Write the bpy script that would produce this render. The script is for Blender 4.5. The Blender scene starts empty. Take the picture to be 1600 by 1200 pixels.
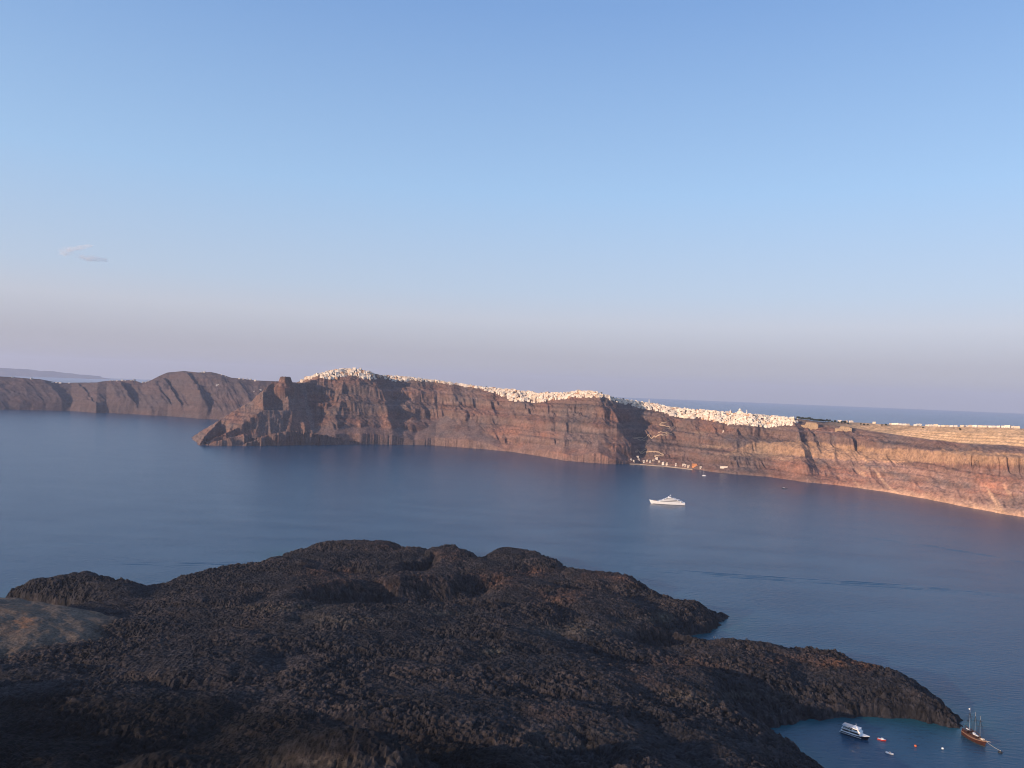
import bpy, bmesh, math, random
import numpy as np
from mathutils import Matrix, Vector, Euler

R = math.radians
random.seed(7)
rng = np.random.default_rng(11)
scene = bpy.context.scene
COL = scene.collection

# ------------------------------------------------------------------ camera
H_CAM = 268.0
FPX = 1202.0                       # focal length in pixels of the 1600 px wide photograph
PITCH, ROLL = R(0.29), R(2.2)
cam_d = bpy.data.cameras.new('camera')
cam = bpy.data.objects.new('camera', cam_d)
COL.objects.link(cam)
CM = Matrix.Rotation(R(90) + PITCH, 3, 'X') @ Matrix.Rotation(ROLL, 3, 'Z')
cam.matrix_world = Matrix.Translation((0, 0, H_CAM)) @ CM.to_4x4()
cam_d.sensor_fit = 'HORIZONTAL'
cam_d.sensor_width = 36
cam_d.lens = 36 * FPX / 1600
cam_d.clip_start = 1.0
cam_d.clip_end = 120000
scene.camera = cam
CMN = np.array(CM)


def ray(px, py):
    d = CMN @ np.array([(px - 800) / FPX, (600 - py) / FPX, -1.0])
    return d / math.hypot(d[0], d[1])          # unit horizontal length


def theta(px, py):
    d = ray(px, py)
    return math.atan2(d[0], d[1])


def on_z(px, py, z=0.0):
    d = ray(px, py)
    r = (z - H_CAM) / d[2]
    return np.array([d[0] * r, d[1] * r, z])


def at_r(px, py, r):
    d = ray(px, py)
    return np.array([d[0] * r, d[1] * r, H_CAM + d[2] * r])


def project(X, Y, Z):
    P = np.stack([X, Y, Z - H_CAM], -1) @ CMN
    w = np.minimum(P[..., 2], -1e-3)
    return 800 - P[..., 0] / w * FPX, 600 + P[..., 1] / w * FPX


# ------------------------------------------------------------------ noise
def _perm(seed):
    g = np.random.default_rng(seed)
    p = g.permutation(512)
    a = g.random(512) * 2 * np.pi
    return p, np.cos(a), np.sin(a)


_pc = {}


def pn(x, y, seed=0):
    """gradient noise, about -0.7 .. 0.7"""
    if seed not in _pc:
        _pc[seed] = _perm(seed)
    p, gx, gy = _pc[seed]
    xi = np.floor(x).astype(np.int64); yi = np.floor(y).astype(np.int64)
    xf = x - xi; yf = y - yi
    u = xf * xf * xf * (xf * (xf * 6 - 15) + 10); v = yf * yf * yf * (yf * (yf * 6 - 15) + 10)

    def g(ix, iy, fx, fy):
        h = p[(p[ix & 511] + iy) & 511]
        return gx[h] * fx + gy[h] * fy
    a = g(xi, yi, xf, yf); b = g(xi + 1, yi, xf - 1, yf)
    c = g(xi, yi + 1, xf, yf - 1); d = g(xi + 1, yi + 1, xf - 1, yf - 1)
    return (a + u * (b - a)) * (1 - v) + (c + u * (d - c)) * v


def fbm(x, y, octv=4, seed=0, gain=0.5, lac=2.03):
    s = 0; a = 1.0
    for k in range(octv):
        s = s + a * pn(x, y, seed + k); a *= gain; x = x * lac; y = y * lac
    return s


def ridged(x, y, octv=4, seed=0, gain=0.5, lac=2.03):
    s = 0; a = 1.0
    for k in range(octv):
        s = s + a * (1 - 2.2 * np.abs(pn(x, y, seed + k))); a *= gain; x = x * lac; y = y * lac
    return s


def worley(x, y, seed=0):
    """distance to nearest and second-nearest scattered point, and a random value of the nearest cell"""
    g = np.random.default_rng(seed)
    tx, ty, tv = g.random((3, 256, 256))
    xi = np.floor(x).astype(np.int64); yi = np.floor(y).astype(np.int64)
    d1 = np.full(x.shape, 9.0); d2 = np.full(x.shape, 9.0); val = np.zeros(x.shape)
    for i in (-1, 0, 1):
        for j in (-1, 0, 1):
            a = (xi + i) & 255; b = (yi + j) & 255
            d = np.hypot(xi + i + tx[a, b] - x, yi + j + ty[a, b] - y)
            near = d < d1
            d2 = np.where(near, d1, np.minimum(d2, d))
            val = np.where(near, tv[a, b], val)
            d1 = np.where(near, d, d1)
    return d1, d2, val


def sstep(a, b, x):
    t = np.clip((x - a) / (b - a), 0, 1)
    return t * t * (3 - 2 * t)


def mix(a, b, t):
    return a + (b - a) * t


# ------------------------------------------------------------------ scene helpers
def tag(o, label=None, cat=None, group=None, kind=None):
    if label: o['label'] = label
    if cat: o['category'] = cat
    if group: o['group'] = group
    if kind: o['kind'] = kind
    return o


def empty(name, loc, rz=0.0):
    o = bpy.data.objects.new(name, None)
    COL.objects.link(o)
    o.location = loc
    o.rotation_euler = (0, 0, rz)
    o.empty_display_size = 1
    return o


def grid_object(name, X, Y, Z, mat, keep=None, col=None, smooth=True):
    n, m = X.shape
    me = bpy.data.meshes.new(name)
    idx = np.arange(n * m).reshape(n, m)
    q = np.stack([idx[:-1, :-1], idx[:-1, 1:], idx[1:, 1:], idx[1:, :-1]], -1).reshape(-1, 4)
    if keep is not None:
        k = (keep[:-1, :-1] | keep[:-1, 1:] | keep[1:, 1:] | keep[1:, :-1]).reshape(-1)
        q = q[k]
    used = np.zeros(n * m, bool); used[q.ravel()] = True
    remap = np.cumsum(used) - 1
    q = remap[q]
    V = np.stack([X, Y, Z], -1).reshape(-1, 3)[used]
    me.vertices.add(len(V)); me.vertices.foreach_set('co', V.astype(np.float32).ravel())
    me.loops.add(q.size); me.loops.foreach_set('vertex_index', q.astype(np.int32).ravel())
    me.polygons.add(len(q))
    me.polygons.foreach_set('loop_start', np.arange(0, q.size, 4, dtype=np.int32))
    me.polygons.foreach_set('loop_total', np.full(len(q), 4, dtype=np.int32))
    me.polygons.foreach_set('use_smooth', np.full(len(q), smooth, dtype=bool))
    me.update(calc_edges=True)
    if col is not None:
        ca = me.color_attributes.new('rock', 'FLOAT_COLOR', 'POINT')
        c = np.ones((n * m, 4), np.float32); c[:, :3] = col.reshape(-1, 3)
        ca.data.foreach_set('color', c[used].ravel())
    me.materials.append(mat)
    o = bpy.data.objects.new(name, me)
    COL.objects.link(o)
    return o


class MB:
    """collects simple solids into one mesh"""
    def __init__(self):
        self.v = []; self.f = []; self.mi = []

    def add(self, vs, fs, mi=0):
        b = len(self.v)
        self.v += [tuple(v) for v in vs]
        self.f += [[i + b for i in f] for f in fs]
        self.mi += [mi] * len(fs)
        return self

    def box(self, x0, x1, y0, y1, z0, z1, mi=0, taper=0.0, rx0=0.0, rx1=0.0):
        """box; the top is drawn in by taper on the sides and by rx0 / rx1 at its two ends"""
        t = taper
        vs = [(x0, y0, z0), (x1, y0, z0), (x1, y1, z0), (x0, y1, z0),
              (x0 + t + rx0, y0 + t, z1), (x1 - t - rx1, y0 + t, z1), (x1 - t - rx1, y1 - t, z1), (x0 + t + rx0, y1 - t, z1)]
        return self.add(vs, [(3, 2, 1, 0), (4, 5, 6, 7), (0, 1, 5, 4), (1, 2, 6, 5), (2, 3, 7, 6), (3, 0, 4, 7)], mi)

    def tube(self, p0, p1, r0, r1=None, n=8, mi=0):
        r1 = r0 if r1 is None else r1
        p0 = Vector(p0); p1 = Vector(p1); d = (p1 - p0).normalized()
        a = d.orthogonal().normalized(); b = d.cross(a)
        vs = []
        for p, r in ((p0, r0), (p1, r1)):
            for k in range(n):
                t = 2 * math.pi * k / n
                vs.append(p + a * (r * math.cos(t)) + b * (r * math.sin(t)))
        fs = [(k, (k + 1) % n, n + (k + 1) % n, n + k) for k in range(n)]
        fs += [tuple(range(n - 1, -1, -1)), tuple(range(n, 2 * n))]
        return self.add(vs, fs, mi)

    def lathe(self, prof, n=12, mi=0, c=(0, 0, 0)):
        vs = []; fs = []
        for r, z in prof:
            for k in range(n):
                t = 2 * math.pi * k / n
                vs.append((c[0] + r * math.cos(t), c[1] + r * math.sin(t), c[2] + z))
        for i in range(len(prof) - 1):
            for k in range(n):
                fs.append((i * n + k, i * n + (k + 1) % n, (i + 1) * n + (k + 1) % n, (i + 1) * n + k))
        fs.append(tuple(range(n - 1, -1, -1))); fs.append(tuple(range((len(prof) - 1) * n, len(prof) * n)))
        return self.add(vs, fs, mi)

    def loft(self, secs, mi=0, closed=True, caps=True):
        """secs: lists of equally many points"""
        n = len(secs[0]); vs = [p for s in secs for p in s]; fs = []
        for i in range(len(secs) - 1):
            for k in range(n if closed else n - 1):
                fs.append((i * n + k, i * n + (k + 1) % n, (i + 1) * n + (k + 1) % n, (i + 1) * n + k))
        if caps:
            fs.append(tuple(range(n - 1, -1, -1))); fs.append(tuple(range((len(secs) - 1) * n, len(secs) * n)))
        return self.add(vs, fs, mi)

    def mesh(self, name, mats, smooth=False):
        me = bpy.data.meshes.new(name)
        me.from_pydata([tuple(v) for v in self.v], [], self.f)
        for m in (mats if isinstance(mats, (list, tuple)) else [mats]):
            me.materials.append(m)
        me.polygons.foreach_set('material_index', self.mi)
        bm = bmesh.new(); bm.from_mesh(me); bmesh.ops.recalc_face_normals(bm, faces=bm.faces); bm.to_mesh(me); bm.free()
        if smooth:
            me.polygons.foreach_set('use_smooth', [True] * len(me.polygons))
        return me

    def build(self, name, mats, parent=None, smooth=False):
        o = bpy.data.objects.new(name, self.mesh(name, mats, smooth))
        COL.objects.link(o)
        if parent is not None:
            o.parent = parent
        return o


def copy_tree(o, parent=None):
    c = o.copy(); COL.objects.link(c)
    if parent is not None:
        c.parent = parent
    for ch in list(o.children):
        copy_tree(ch, c)
    return c


# ------------------------------------------------------------------ materials
def new_mat(name):
    m = bpy.data.materials.new(name); m.use_nodes = True
    nt = m.node_tree
    return m, nt, nt.nodes['Principled BSDF'], nt.nodes['Material Output']


def noise_node(nt, vec, scale, detail=4, rough=0.55):
    n = nt.nodes.new('ShaderNodeTexNoise')
    n.inputs['Scale'].default_value = scale
    n.inputs['Detail'].default_value = detail
    n.inputs['Roughness'].default_value = rough
    nt.links.new(vec, n.inputs['Vector'])
    return n


def ramp(nt, fac, stops):
    r = nt.nodes.new('ShaderNodeValToRGB')
    e = r.color_ramp.elements
    while len(e) < len(stops):
        e.new(0.5)
    for el, (p, c) in zip(e, stops):
        el.position = p; el.color = (*c, 1) if len(c) == 3 else c
    nt.links.new(fac, r.inputs['Fac'])
    return r


def mixrgb(nt, a, b, fac, mode='MIX'):
    n = nt.nodes.new('ShaderNodeMix'); n.data_type = 'RGBA'; n.blend_type = mode
    ins = [s for s in n.inputs if s.type == 'RGBA']
    f = n.inputs[0]
    for sock, val in ((f, fac), (ins[0], a), (ins[1], b)):
        if hasattr(val, 'links'):
            nt.links.new(val, sock)
        elif isinstance(val, (tuple, list)):
            sock.default_value = (*val, 1)
        else:
            sock.default_value = val
    return [s for s in n.outputs if s.type == 'RGBA'][0]


def solid(name, color, rough=0.5, var=0.12, scale=0.6, metallic=0.0, spec=0.4):
    m, nt, bs, out = new_mat(name)
    tc = nt.nodes.new('ShaderNodeTexCoord')
    n = noise_node(nt, tc.outputs['Object'], scale, 5, 0.6)
    c2 = tuple(max(0, c * (1 - 2 * var)) for c in color)
    c1 = tuple(min(1, c * (1 + var)) for c in color)
    r = ramp(nt, n.outputs['Fac'], [(0.3, c2), (0.7, c1)])
    nt.links.new(r.outputs['Color'], bs.inputs['Base Color'])
    bs.inputs['Roughness'].default_value = rough
    bs.inputs['Metallic'].default_value = metallic
    bs.inputs['Specular IOR Level'].default_value = spec
    return m


def rock_material(name, scales, bump_dist, bump_scale, vary=0.5):
    m, nt, bs, out = new_mat(name)
    at = nt.nodes.new('ShaderNodeAttribute'); at.attribute_name = 'rock'
    geo = nt.nodes.new('ShaderNodeNewGeometry')
    col = at.outputs['Color']
    for s, lo, hi in scales:
        n = noise_node(nt, geo.outputs['Position'], s, 5, 0.62)
        r = ramp(nt, n.outputs['Fac'], [(0.28, (lo, lo, lo)), (0.72, (hi, hi, hi))])
        col = mixrgb(nt, col, r.outputs['Color'], 1.0, 'MULTIPLY')
    nt.links.new(col, bs.inputs['Base Color'])
    bs.inputs['Roughness'].default_value = 0.95
    bs.inputs['Specular IOR Level'].default_value = 0.15
    nb = noise_node(nt, geo.outputs['Position'], bump_scale, 6, 0.65)
    b = nt.nodes.new('ShaderNodeBump'); b.inputs['Strength'].default_value = 0.9
    b.inputs['Distance'].default_value = bump_dist
    nt.links.new(nb.outputs['Fac'], b.inputs['Height'])
    nt.links.new(b.outputs['Normal'], bs.inputs['Normal'])
    return m


M_LAVA = rock_material('lava_rock', [(0.45, 0.4, 1.7), (0.05, 0.75, 1.25)], 0.9, 0.8)
M_CLIFF = rock_material('caldera_rock', [(0.13, 0.55, 1.40), (0.03, 0.75, 1.22)], 2.5, 0.22)

# ------------------------------------------------------------------ the lava island
coast_px = [  # pixel, pixel, height of the surface met there, metres the shore lies behind it
    (-8, 937, 0, 0), (8, 922, 14, 10), (44, 906, 20, 12), (90, 895, 24, 14), (150, 890, 26, 14), (190, 899, 22, 12), (230, 917, 12, 8),
    (262, 908, 14, 10), (300, 898, 16, 12), (350, 887, 18, 12), (400, 875, 18, 12), (436, 868, 14, 8),
    (444, 860, 6, 4), (455, 853, 16, 8), (500, 845, 20, 12), (560, 841, 22, 12), (620, 844, 20, 12), (655, 852, 16, 8), (668, 858, 10, 5),
    (690, 849, 18, 8), (712, 849, 19, 8), (748, 859, 14, 6), (768, 855, 17, 8), (800, 853, 19, 8), (855, 858, 17, 8), (876, 871, 12, 5),
    (884, 881, 10, 5), (920, 881, 20, 10), (970, 888, 20, 10), (1004, 901, 17, 8), (1030, 920, 12, 6), (1070, 934, 12, 6),
    (1115, 949, 10, 5), (1136, 962, 0, 0), (1130, 978, 0, 0), (1090, 993, 0, 0), (1062, 1003, 0, 0), (1080, 1010, 0, 6),
    (1130, 1002, 12, 12), (1200, 1003, 16, 12), (1260, 1007, 17, 12), (1310, 1012, 17, 12), (1350, 1026, 16, 10), (1400, 1045, 15, 10),
    (1440, 1064, 13, 9), (1480, 1090, 11, 8), (1508, 1116, 7, 5), (1514, 1128, 0, 0), (1500, 1136, 0, 0), (1460, 1133, 0, 0), (1420, 1125, 0, 0),
    (1380, 1118, 0, 0), (1330, 1120, 0, 0), (1290, 1123, 0, 0), (1240, 1132, 0, 0), (1166, 1139, 0, 0), (1192, 1146, 0, 0), (1224, 1161, 0, 0), (1250, 1181, 0, 0),
    (1274, 1202, 0, 0)]
poly = []
for px, py, z, back in coast_px:
    p = on_z(px, py, z); d = p[:2] / np.linalg.norm(p[:2])
    poly.append(p[:2] + d * back)
poly += [np.array(p) for p in [(238, 470), (275, 330), (320, 120), (340, -200), (200, -600), (-400, -700), (-1000, -300), (-1050, 300), (-860, 560)]]
# the thin inlet between the left lobe and the brown cone
for px, py, z in [(-50, 985, 0), (40, 976, 0), (112, 972, 0), (124, 966, 0), (100, 958, 0), (55, 948, 0)]:
    poly.append(on_z(px, py, z)[:2])
poly = np.array(poly)


def poly_distance(X, Y, P):
    """signed distance to a closed polygon, positive inside"""
    d2 = np.full(X.shape, 1e18); inside = np.zeros(X.shape, bool)
    for i in range(len(P)):
        ax, ay = P[i]; bx, by = P[(i + 1) % len(P)]
        ex, ey = bx - ax, by - ay
        t = np.clip(((X - ax) * ex + (Y - ay) * ey) / (ex * ex + ey * ey + 1e-9), 0, 1)
        d2 = np.minimum(d2, (X - ax - t * ex) ** 2 + (Y - ay - t * ey) ** 2)
        c = ((ay > Y) != (by > Y)) & (X < (bx - ax) * (Y - ay) / (by - ay + 1e-12) + ax)
        inside ^= c
    d = np.sqrt(d2)
    return np.where(inside, d, -d)


ctrl_px = [
    (60, 915, 20), (150, 894, 27), (215, 915, 17), (120, 930, 27), (180, 950, 24), (240, 935, 20),
    (300, 905, 20), (350, 893, 20), (400, 882, 20), (360, 920, 30), (300, 940, 30), (440, 876, 17), (460, 900, 28),
    (470, 862, 8), (520, 852, 8), (560, 848, 8), (620, 852, 8), (540, 880, 12), (470, 880, 12), (660, 862, 6), (600, 880, 12), (560, 865, 8),
    (700, 858, 8), (755, 864, 6), (800, 862, 8), (860, 868, 7), (660, 885, 20), (590, 892, 26), (740, 885, 20), (830, 888, 14),
    (900, 892, 10), (960, 897, 8), (1000, 912, 8), (870, 905, 15), (930, 915, 13), (1000, 922, 12),
    (800, 915, 36), (850, 925, 37), (900, 935, 34), (960, 935, 30), (1040, 940, 16), (1110, 956, 10),
    (1000, 965, 28), (1060, 970, 20), (950, 965, 36), (900, 985, 38), (940, 1000, 30), (1000, 1008, 18), (1050, 1003, 14),
    (560, 908, 36), (640, 903, 35), (500, 922, 34), (700, 898, 30),                                    # behind the sunken crater
    (560, 938, 20), (620, 938, 15), (680, 945, 15), (720, 930, 15), (760, 905, 20),                    # its floor and outlet
    (450, 958, 43), (540, 952, 44), (640, 960, 42), (760, 950, 42), (700, 965, 42),                    # the rim in front
    (1000, 1030, 26), (1100, 1022, 22), (1200, 1015, 19), (1300, 1022, 19), (1400, 1055, 17), (1470, 1095, 10),
    (1420, 1090, 12), (1320, 1070, 18), (1200, 1070, 22), (1110, 1062, 36), (1060, 1085, 40), (1000, 1100, 46), (1130, 1110, 36),
    (1180, 1108, 20), (1250, 1105, 13), (1350, 1100, 10), (1165, 1135, 30), (1215, 1165, 22), (1250, 1190, 18), (1100, 1180, 38),
    (900, 1050, 44), (800, 1000, 45), (700, 1010, 46), (600, 1000, 47), (500, 1000, 47), (400, 970, 42), (300, 975, 36), (250, 1000, 38),
    (100, 1050, 48), (300, 1060, 52), (500, 1060, 54), (700, 1060, 52), (900, 1120, 54), (700, 1120, 58), (500, 1120, 60), (300, 1120, 58),
    (100, 1120, 60), (100, 1190, 72), (40, 985, 30), (120, 1000, 30), (20, 1012, 34), (180, 1003, 30), (90, 1025, 38), (900, 1190, 56), (760, 1190, 60), (400, 1180, 56), (330, 1190, 60), (200, 1160, 60)]
ctrl = np.array([on_z(*c) for c in ctrl_px] + [(-150, 340, 84), (-60, 330, 84), (60, 330, 66), (180, 330, 40), (-300, 350, 88), (-420, 420, 84),
                                               (0, 100, 95), (-400, 0, 95), (200, 0, 50), (-300, -300, 60)])


LOBES = []
for px, py, rx, ry, top in ((112, 926, 132, 36, 25), (552, 863, 126, 22, 22), (704, 868, 46, 21, 21), (816, 872, 64, 20, 21), (948, 899, 80, 19, 20), (1290, 1060, 225, 60, 16), (1060, 965, 85, 34, 20), (390, 905, 130, 40, 25)):
    c0 = on_z(px, py, top * .8); f0 = on_z(px, py - ry, top * .8); n0 = on_z(px, py + ry, top * .8)
    LOBES.append((((f0 + n0) / 2)[:2], rx * np.linalg.norm(c0[:2]) / FPX, np.linalg.norm(f0 - n0) / 2, top))
PITS = []
for P, zz, depth, w_ in (([(462, 940), (480, 924), (530, 910), (590, 902), (650, 897), (705, 892), (752, 886), (792, 886), (768, 908), (738, 930), (705, 947), (650, 957), (590, 954), (520, 950)], 32, 24, 32),
                         ([(985, 1012), (1004, 990), (1040, 985), (1085, 992), (1080, 1006), (1040, 1016)], 20, 14, 16),
                         ([(455, 884), (520, 889), (600, 888), (640, 880), (676, 868), (690, 882), (640, 894), (560, 901), (480, 898)], 18, 17, 16),
                         ([(860, 905), (930, 921), (1000, 925), (1010, 932), (930, 932), (870, 918)], 18, 14, 14),
                         ([(840, 1168), (900, 1158), (960, 1170), (990, 1200), (960, 1240), (860, 1220)], 45, 8, 26),
                         ([(0, 1100), (120, 1085), (330, 1092), (560, 1110), (800, 1140), (840, 1180), (700, 1200), (520, 1165), (300, 1170), (100, 1170), (0, 1180)], 55, 5, 70)):
    PITS.append((np.array([on_z(x, y, zz)[:2] for x, y in P]), depth, w_))


BLOCK = [0]
SHADE_POLY = np.array([on_z(x, y, 56)[:2] for x, y in ((-150, 1075), (60, 1068), (200, 1080), (330, 1072), (480, 1092), (600, 1108), (720, 1118), (800, 1145), (860, 1165), (930, 1178), (960, 1215), (700, 1300), (0, 1400), (-300, 1300))])  # outline of the near-left ground whose shade is put into the lava colour


def lava_height(X, Y, detail=True):
    wx = X + 10 * fbm(X / 46, Y / 46, 4, 21, .62); wy = Y + 10 * fbm(X / 46, Y / 46, 4, 31, .62)
    d = poly_distance(wx, wy, poly)
    num = np.zeros(X.shape); den = np.zeros(X.shape)
    for cx, cy, cz in ctrl:
        w = 1.0 / ((X - cx) ** 2 + (Y - cy) ** 2 + 18 ** 2) ** 1.6
        num += w * cz; den += w
    base = num / den
    # unseen summit ridge left of the frame, shaped to shade the near ground
    for hx, hy, ha, hs in ((-505, 385, 22, 80), (-430, 280, 36, 85), (-345, 195, 44, 85), (-250, 90, 45, 85)):
        base = base + ha * (1 + 0.5 * pn(X / 45, Y / 45, 47)) * np.exp(-((X - hx) ** 2 + (Y - hy) ** 2) / hs ** 2)
    # near humps at the foot of the frame
    for px, py, z, a, sx, sy in ((520, 1184, 82, 24, 46, 17), (245, 1196, 82, 14, 26, 14), (660, 1200, 78, 9, 22, 12)):
        hx, hy, _ = on_z(px, py, z)
        base = base + a * np.exp(-(((X - hx) / sx) ** 2 + ((Y - hy) / sy) ** 2))
    # smooth brown ash cone at the left
    hx, hy, _ = on_z(-170, 938, 60)
    cone_d = np.hypot(X - hx, (Y - hy) * 1.25)
    cone = 63 - 0.165 * cone_d + 2.2 * fbm(X / 30, Y / 30, 3, 48)
    smooth = sstep(0, 6, cone - base) * (Y < hy + 70)
    base = np.where(smooth > 0, mix(base, np.maximum(cone, base), smooth), base)
    # thick tongues of lava with steep fronts
    for (cx, cy), a_, b_, top in LOBES:
        u, v = (wx - cx), (wy - cy)
        l = math.hypot(cx, cy); ex, ey = cx / l, cy / l
        k = np.hypot((u * ey - v * ex) / a_, (u * ex + v * ey) / b_)
        base = np.maximum(base, top * np.clip(1 - k ** 3.4, 0, 1) ** 0.36)
    # sunken places with steep walls
    for P, depth, w_ in PITS:
        pd = poly_distance(wx, wy, P)
        base = base - depth * sstep(-w_ * .35, w_ * .65, pd)
    # flow lobes: rounded tongues with steep fronts
    lob = fbm(X / 150 + 3.1, Y / 110 + 1.7, 2, 5)
    base = base + (1 - smooth) * (3.6 * np.tanh(6 * (np.abs(lob) - 0.13)))
    edge = 1 - np.exp(-np.clip(d, 0, None) / 12.0)
    z = base * np.where(d > 0, 0.35 * sstep(0, 6, d) + 0.65 * edge * sstep(0, 60, d + 22), 0)
    rough = 0
    if detail:
        amp = sstep(0, 14, d) * 0.4 + 0.6
        amp = amp * (1 - 0.9 * smooth)
        w1 = fbm(X / 20, Y / 20, 2, 41) * 5
        d1, d2, v1 = worley((X + w1) / 7.5, (Y - w1) / 6.5, 3)
        e1, e2, v2 = worley((X - .5 * w1) / 3.7, (Y + .5 * w1) / 3.3, 4)
        big = sstep(-0.22, 0.30, fbm(X / 75, Y / 60, 3, 45))
        rough = 1.3 * (ridged(X / 46, Y / 34, 3, 51) - 0.5) + 0.9 * fbm(X / 13, Y / 11, 2, 53) + (0.2 + 0.95 * big + 1.1 * (1 - sstep(12, 45, d))) * (1.2 * (v1 - 0.5) - 1.0 * np.exp(-(d2 - d1) * 7)) \
            + (0.3 + 0.95 * big + 0.5 * (1 - sstep(12, 45, d))) * (1.9 * (v2 - 0.5) - 1.3 * np.exp(-(e2 - e1) * 5)) + 1.0 * fbm(X / 2.6, Y / 2.6, 2, 61)
        BLOCK[0] = 0.55 * v2 + 0.25 * v1 + 0.4 * (0.5 + fbm(X / 2.2, Y / 2.2, 1, 63)) - 0.3 * np.exp(-(d2 - d1) * 6)
        rough = rough * amp * sstep(-1, 3, d)
    z = z + rough
    z = np.where(d <= 0, np.minimum(z, 0.05 * d), z)
    return np.where(d < -4, -2.5, z), d, smooth, rough


def lava_colour(X, Y, Z, d, smooth, rough):
    px, py = project(X, Y, Z)
    c = np.empty(X.shape + (3,))
    n1 = fbm(X / 70, Y / 70, 4, 71); n2 = fbm(X / 16, Y / 16, 3, 81); n3 = fbm(X / 190, Y / 150, 2, 91)
    dark = np.array([0.020, 0.0185, 0.0205]); brown = np.array([0.035, 0.0285, 0.028]); rust = np.array([0.078, 0.042, 0.030]); ash = np.array([0.085, 0.070, 0.053])
    c[:] = dark
    c = mix(c, brown, (sstep(-0.15, 0.5, n1 + 0.6 * n2 + 0.5 * n3) * 0.85)[..., None])
    spots = np.zeros(X.shape)
    for sx, sy, rx, ry, k in ((560, 915, 70, 12, .7), (650, 905, 45, 10, 0.5), (520, 895, 40, 10, 0.7), (770, 905, 40, 12, 0.9), (830, 895, 25, 8, 0.9), (880, 930, 40, 12, 0.8),
                              (960, 900, 60, 9, 0.7), (1310, 1035, 35, 8, 1.2), (1230, 1032, 35, 8, 0.9), (1290, 1030, 90, 12, 0.5), (700, 868, 20, 8, 0.7), (600, 850, 30, 8, 0.5),
                              (1340, 1040, 30, 9, 0.9), (30, 972, 26, 22, 1.1), (1060, 1040, 60, 14, 0.4), (870, 1110, 40, 14, 0.4), (520, 1185, 60, 10, 0.5), (1010, 1060, 40, 12, 0.35)):
        spots = np.maximum(spots, k * np.exp(-((px - sx) / rx) ** 2 - ((py - sy) / ry) ** 2))
    c = mix(c, rust, np.clip(spots * (0.55 + 1.3 * n2 + 0.5 * n1), 0, 0.8)[..., None])
    pale = np.zeros(X.shape)
    for sx, sy, rx, ry, k in ((1030, 965, 20, 8, 0.8), (770, 1018, 20, 5, 0.9), (900, 985, 60, 10, 0.5), (975, 970, 6, 3, 0.9), (450, 950, 90, 5, 0.5), (520, 1190, 100, 11, 0.7), (520, 968, 70, 10, 0.35), (870, 1165, 60, 6, 0.4), (920, 1145, 110, 4, 0.4),
                              (1100, 1095, 30, 5, 0.5), (1060, 1085, 30, 5, 0.5), (1180, 1085, 60, 8, 0.25), (700, 958, 40, 3, 0.6)):
        pale = np.maximum(pale, k * np.exp(-((px - sx) / rx) ** 2 - ((py - sy) / ry) ** 2))
    c = mix(c, ash, np.clip(pale * (0.7 + 1.2 * n2), 0, 0.8)[..., None])
    cone_c = mix(np.array([0.120, 0.092, 0.070]), np.array([0.165, 0.112, 0.075]), np.clip(0.5 + 1.3 * n1 + 0.5 * n2, 0, 1)[..., None] * 0.5)
    black = sstep(0, 40, poly_distance(X + 14 * n2, Y + 14 * n1, SHADE_POLY)) * 0.68  # painted shade: the lava colour is darkened inside that outline
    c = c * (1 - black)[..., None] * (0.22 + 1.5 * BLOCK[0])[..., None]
    c = mix(c, cone_c, (smooth * 0.9)[..., None])
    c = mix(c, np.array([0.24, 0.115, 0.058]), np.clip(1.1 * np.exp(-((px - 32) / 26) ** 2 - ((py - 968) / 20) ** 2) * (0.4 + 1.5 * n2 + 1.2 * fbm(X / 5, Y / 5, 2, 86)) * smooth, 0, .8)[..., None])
    return c


def grid_xy(x0, x1, y0, y1, s):
    return np.meshgrid(np.arange(x0, x1 + s, s), np.arange(y0, y1 + s, s))


X, Y = grid_xy(-760, 430, 290, 1330, 1.0)
Z, dd, sm, ro = lava_height(X, Y)
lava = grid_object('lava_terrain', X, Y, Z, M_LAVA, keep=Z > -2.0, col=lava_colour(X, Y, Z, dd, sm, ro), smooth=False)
tag(lava, 'rugged black and brown lava island filling the foreground', 'lava field', kind='structure')
X, Y = grid_xy(-1200, 430, -760, 290, 7.0)
Z, dd, sm, ro = lava_height(X, Y)
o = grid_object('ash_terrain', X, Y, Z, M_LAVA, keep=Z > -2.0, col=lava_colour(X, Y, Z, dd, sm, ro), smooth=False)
tag(o, kind='structure')
X, Y = grid_xy(-1208, -758, 290, 700, 7.0)
Z, dd, sm, ro = lava_height(X, Y)
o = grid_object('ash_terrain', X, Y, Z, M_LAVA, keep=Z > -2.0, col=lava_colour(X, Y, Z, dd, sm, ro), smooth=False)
tag(o, kind='structure')

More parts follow.
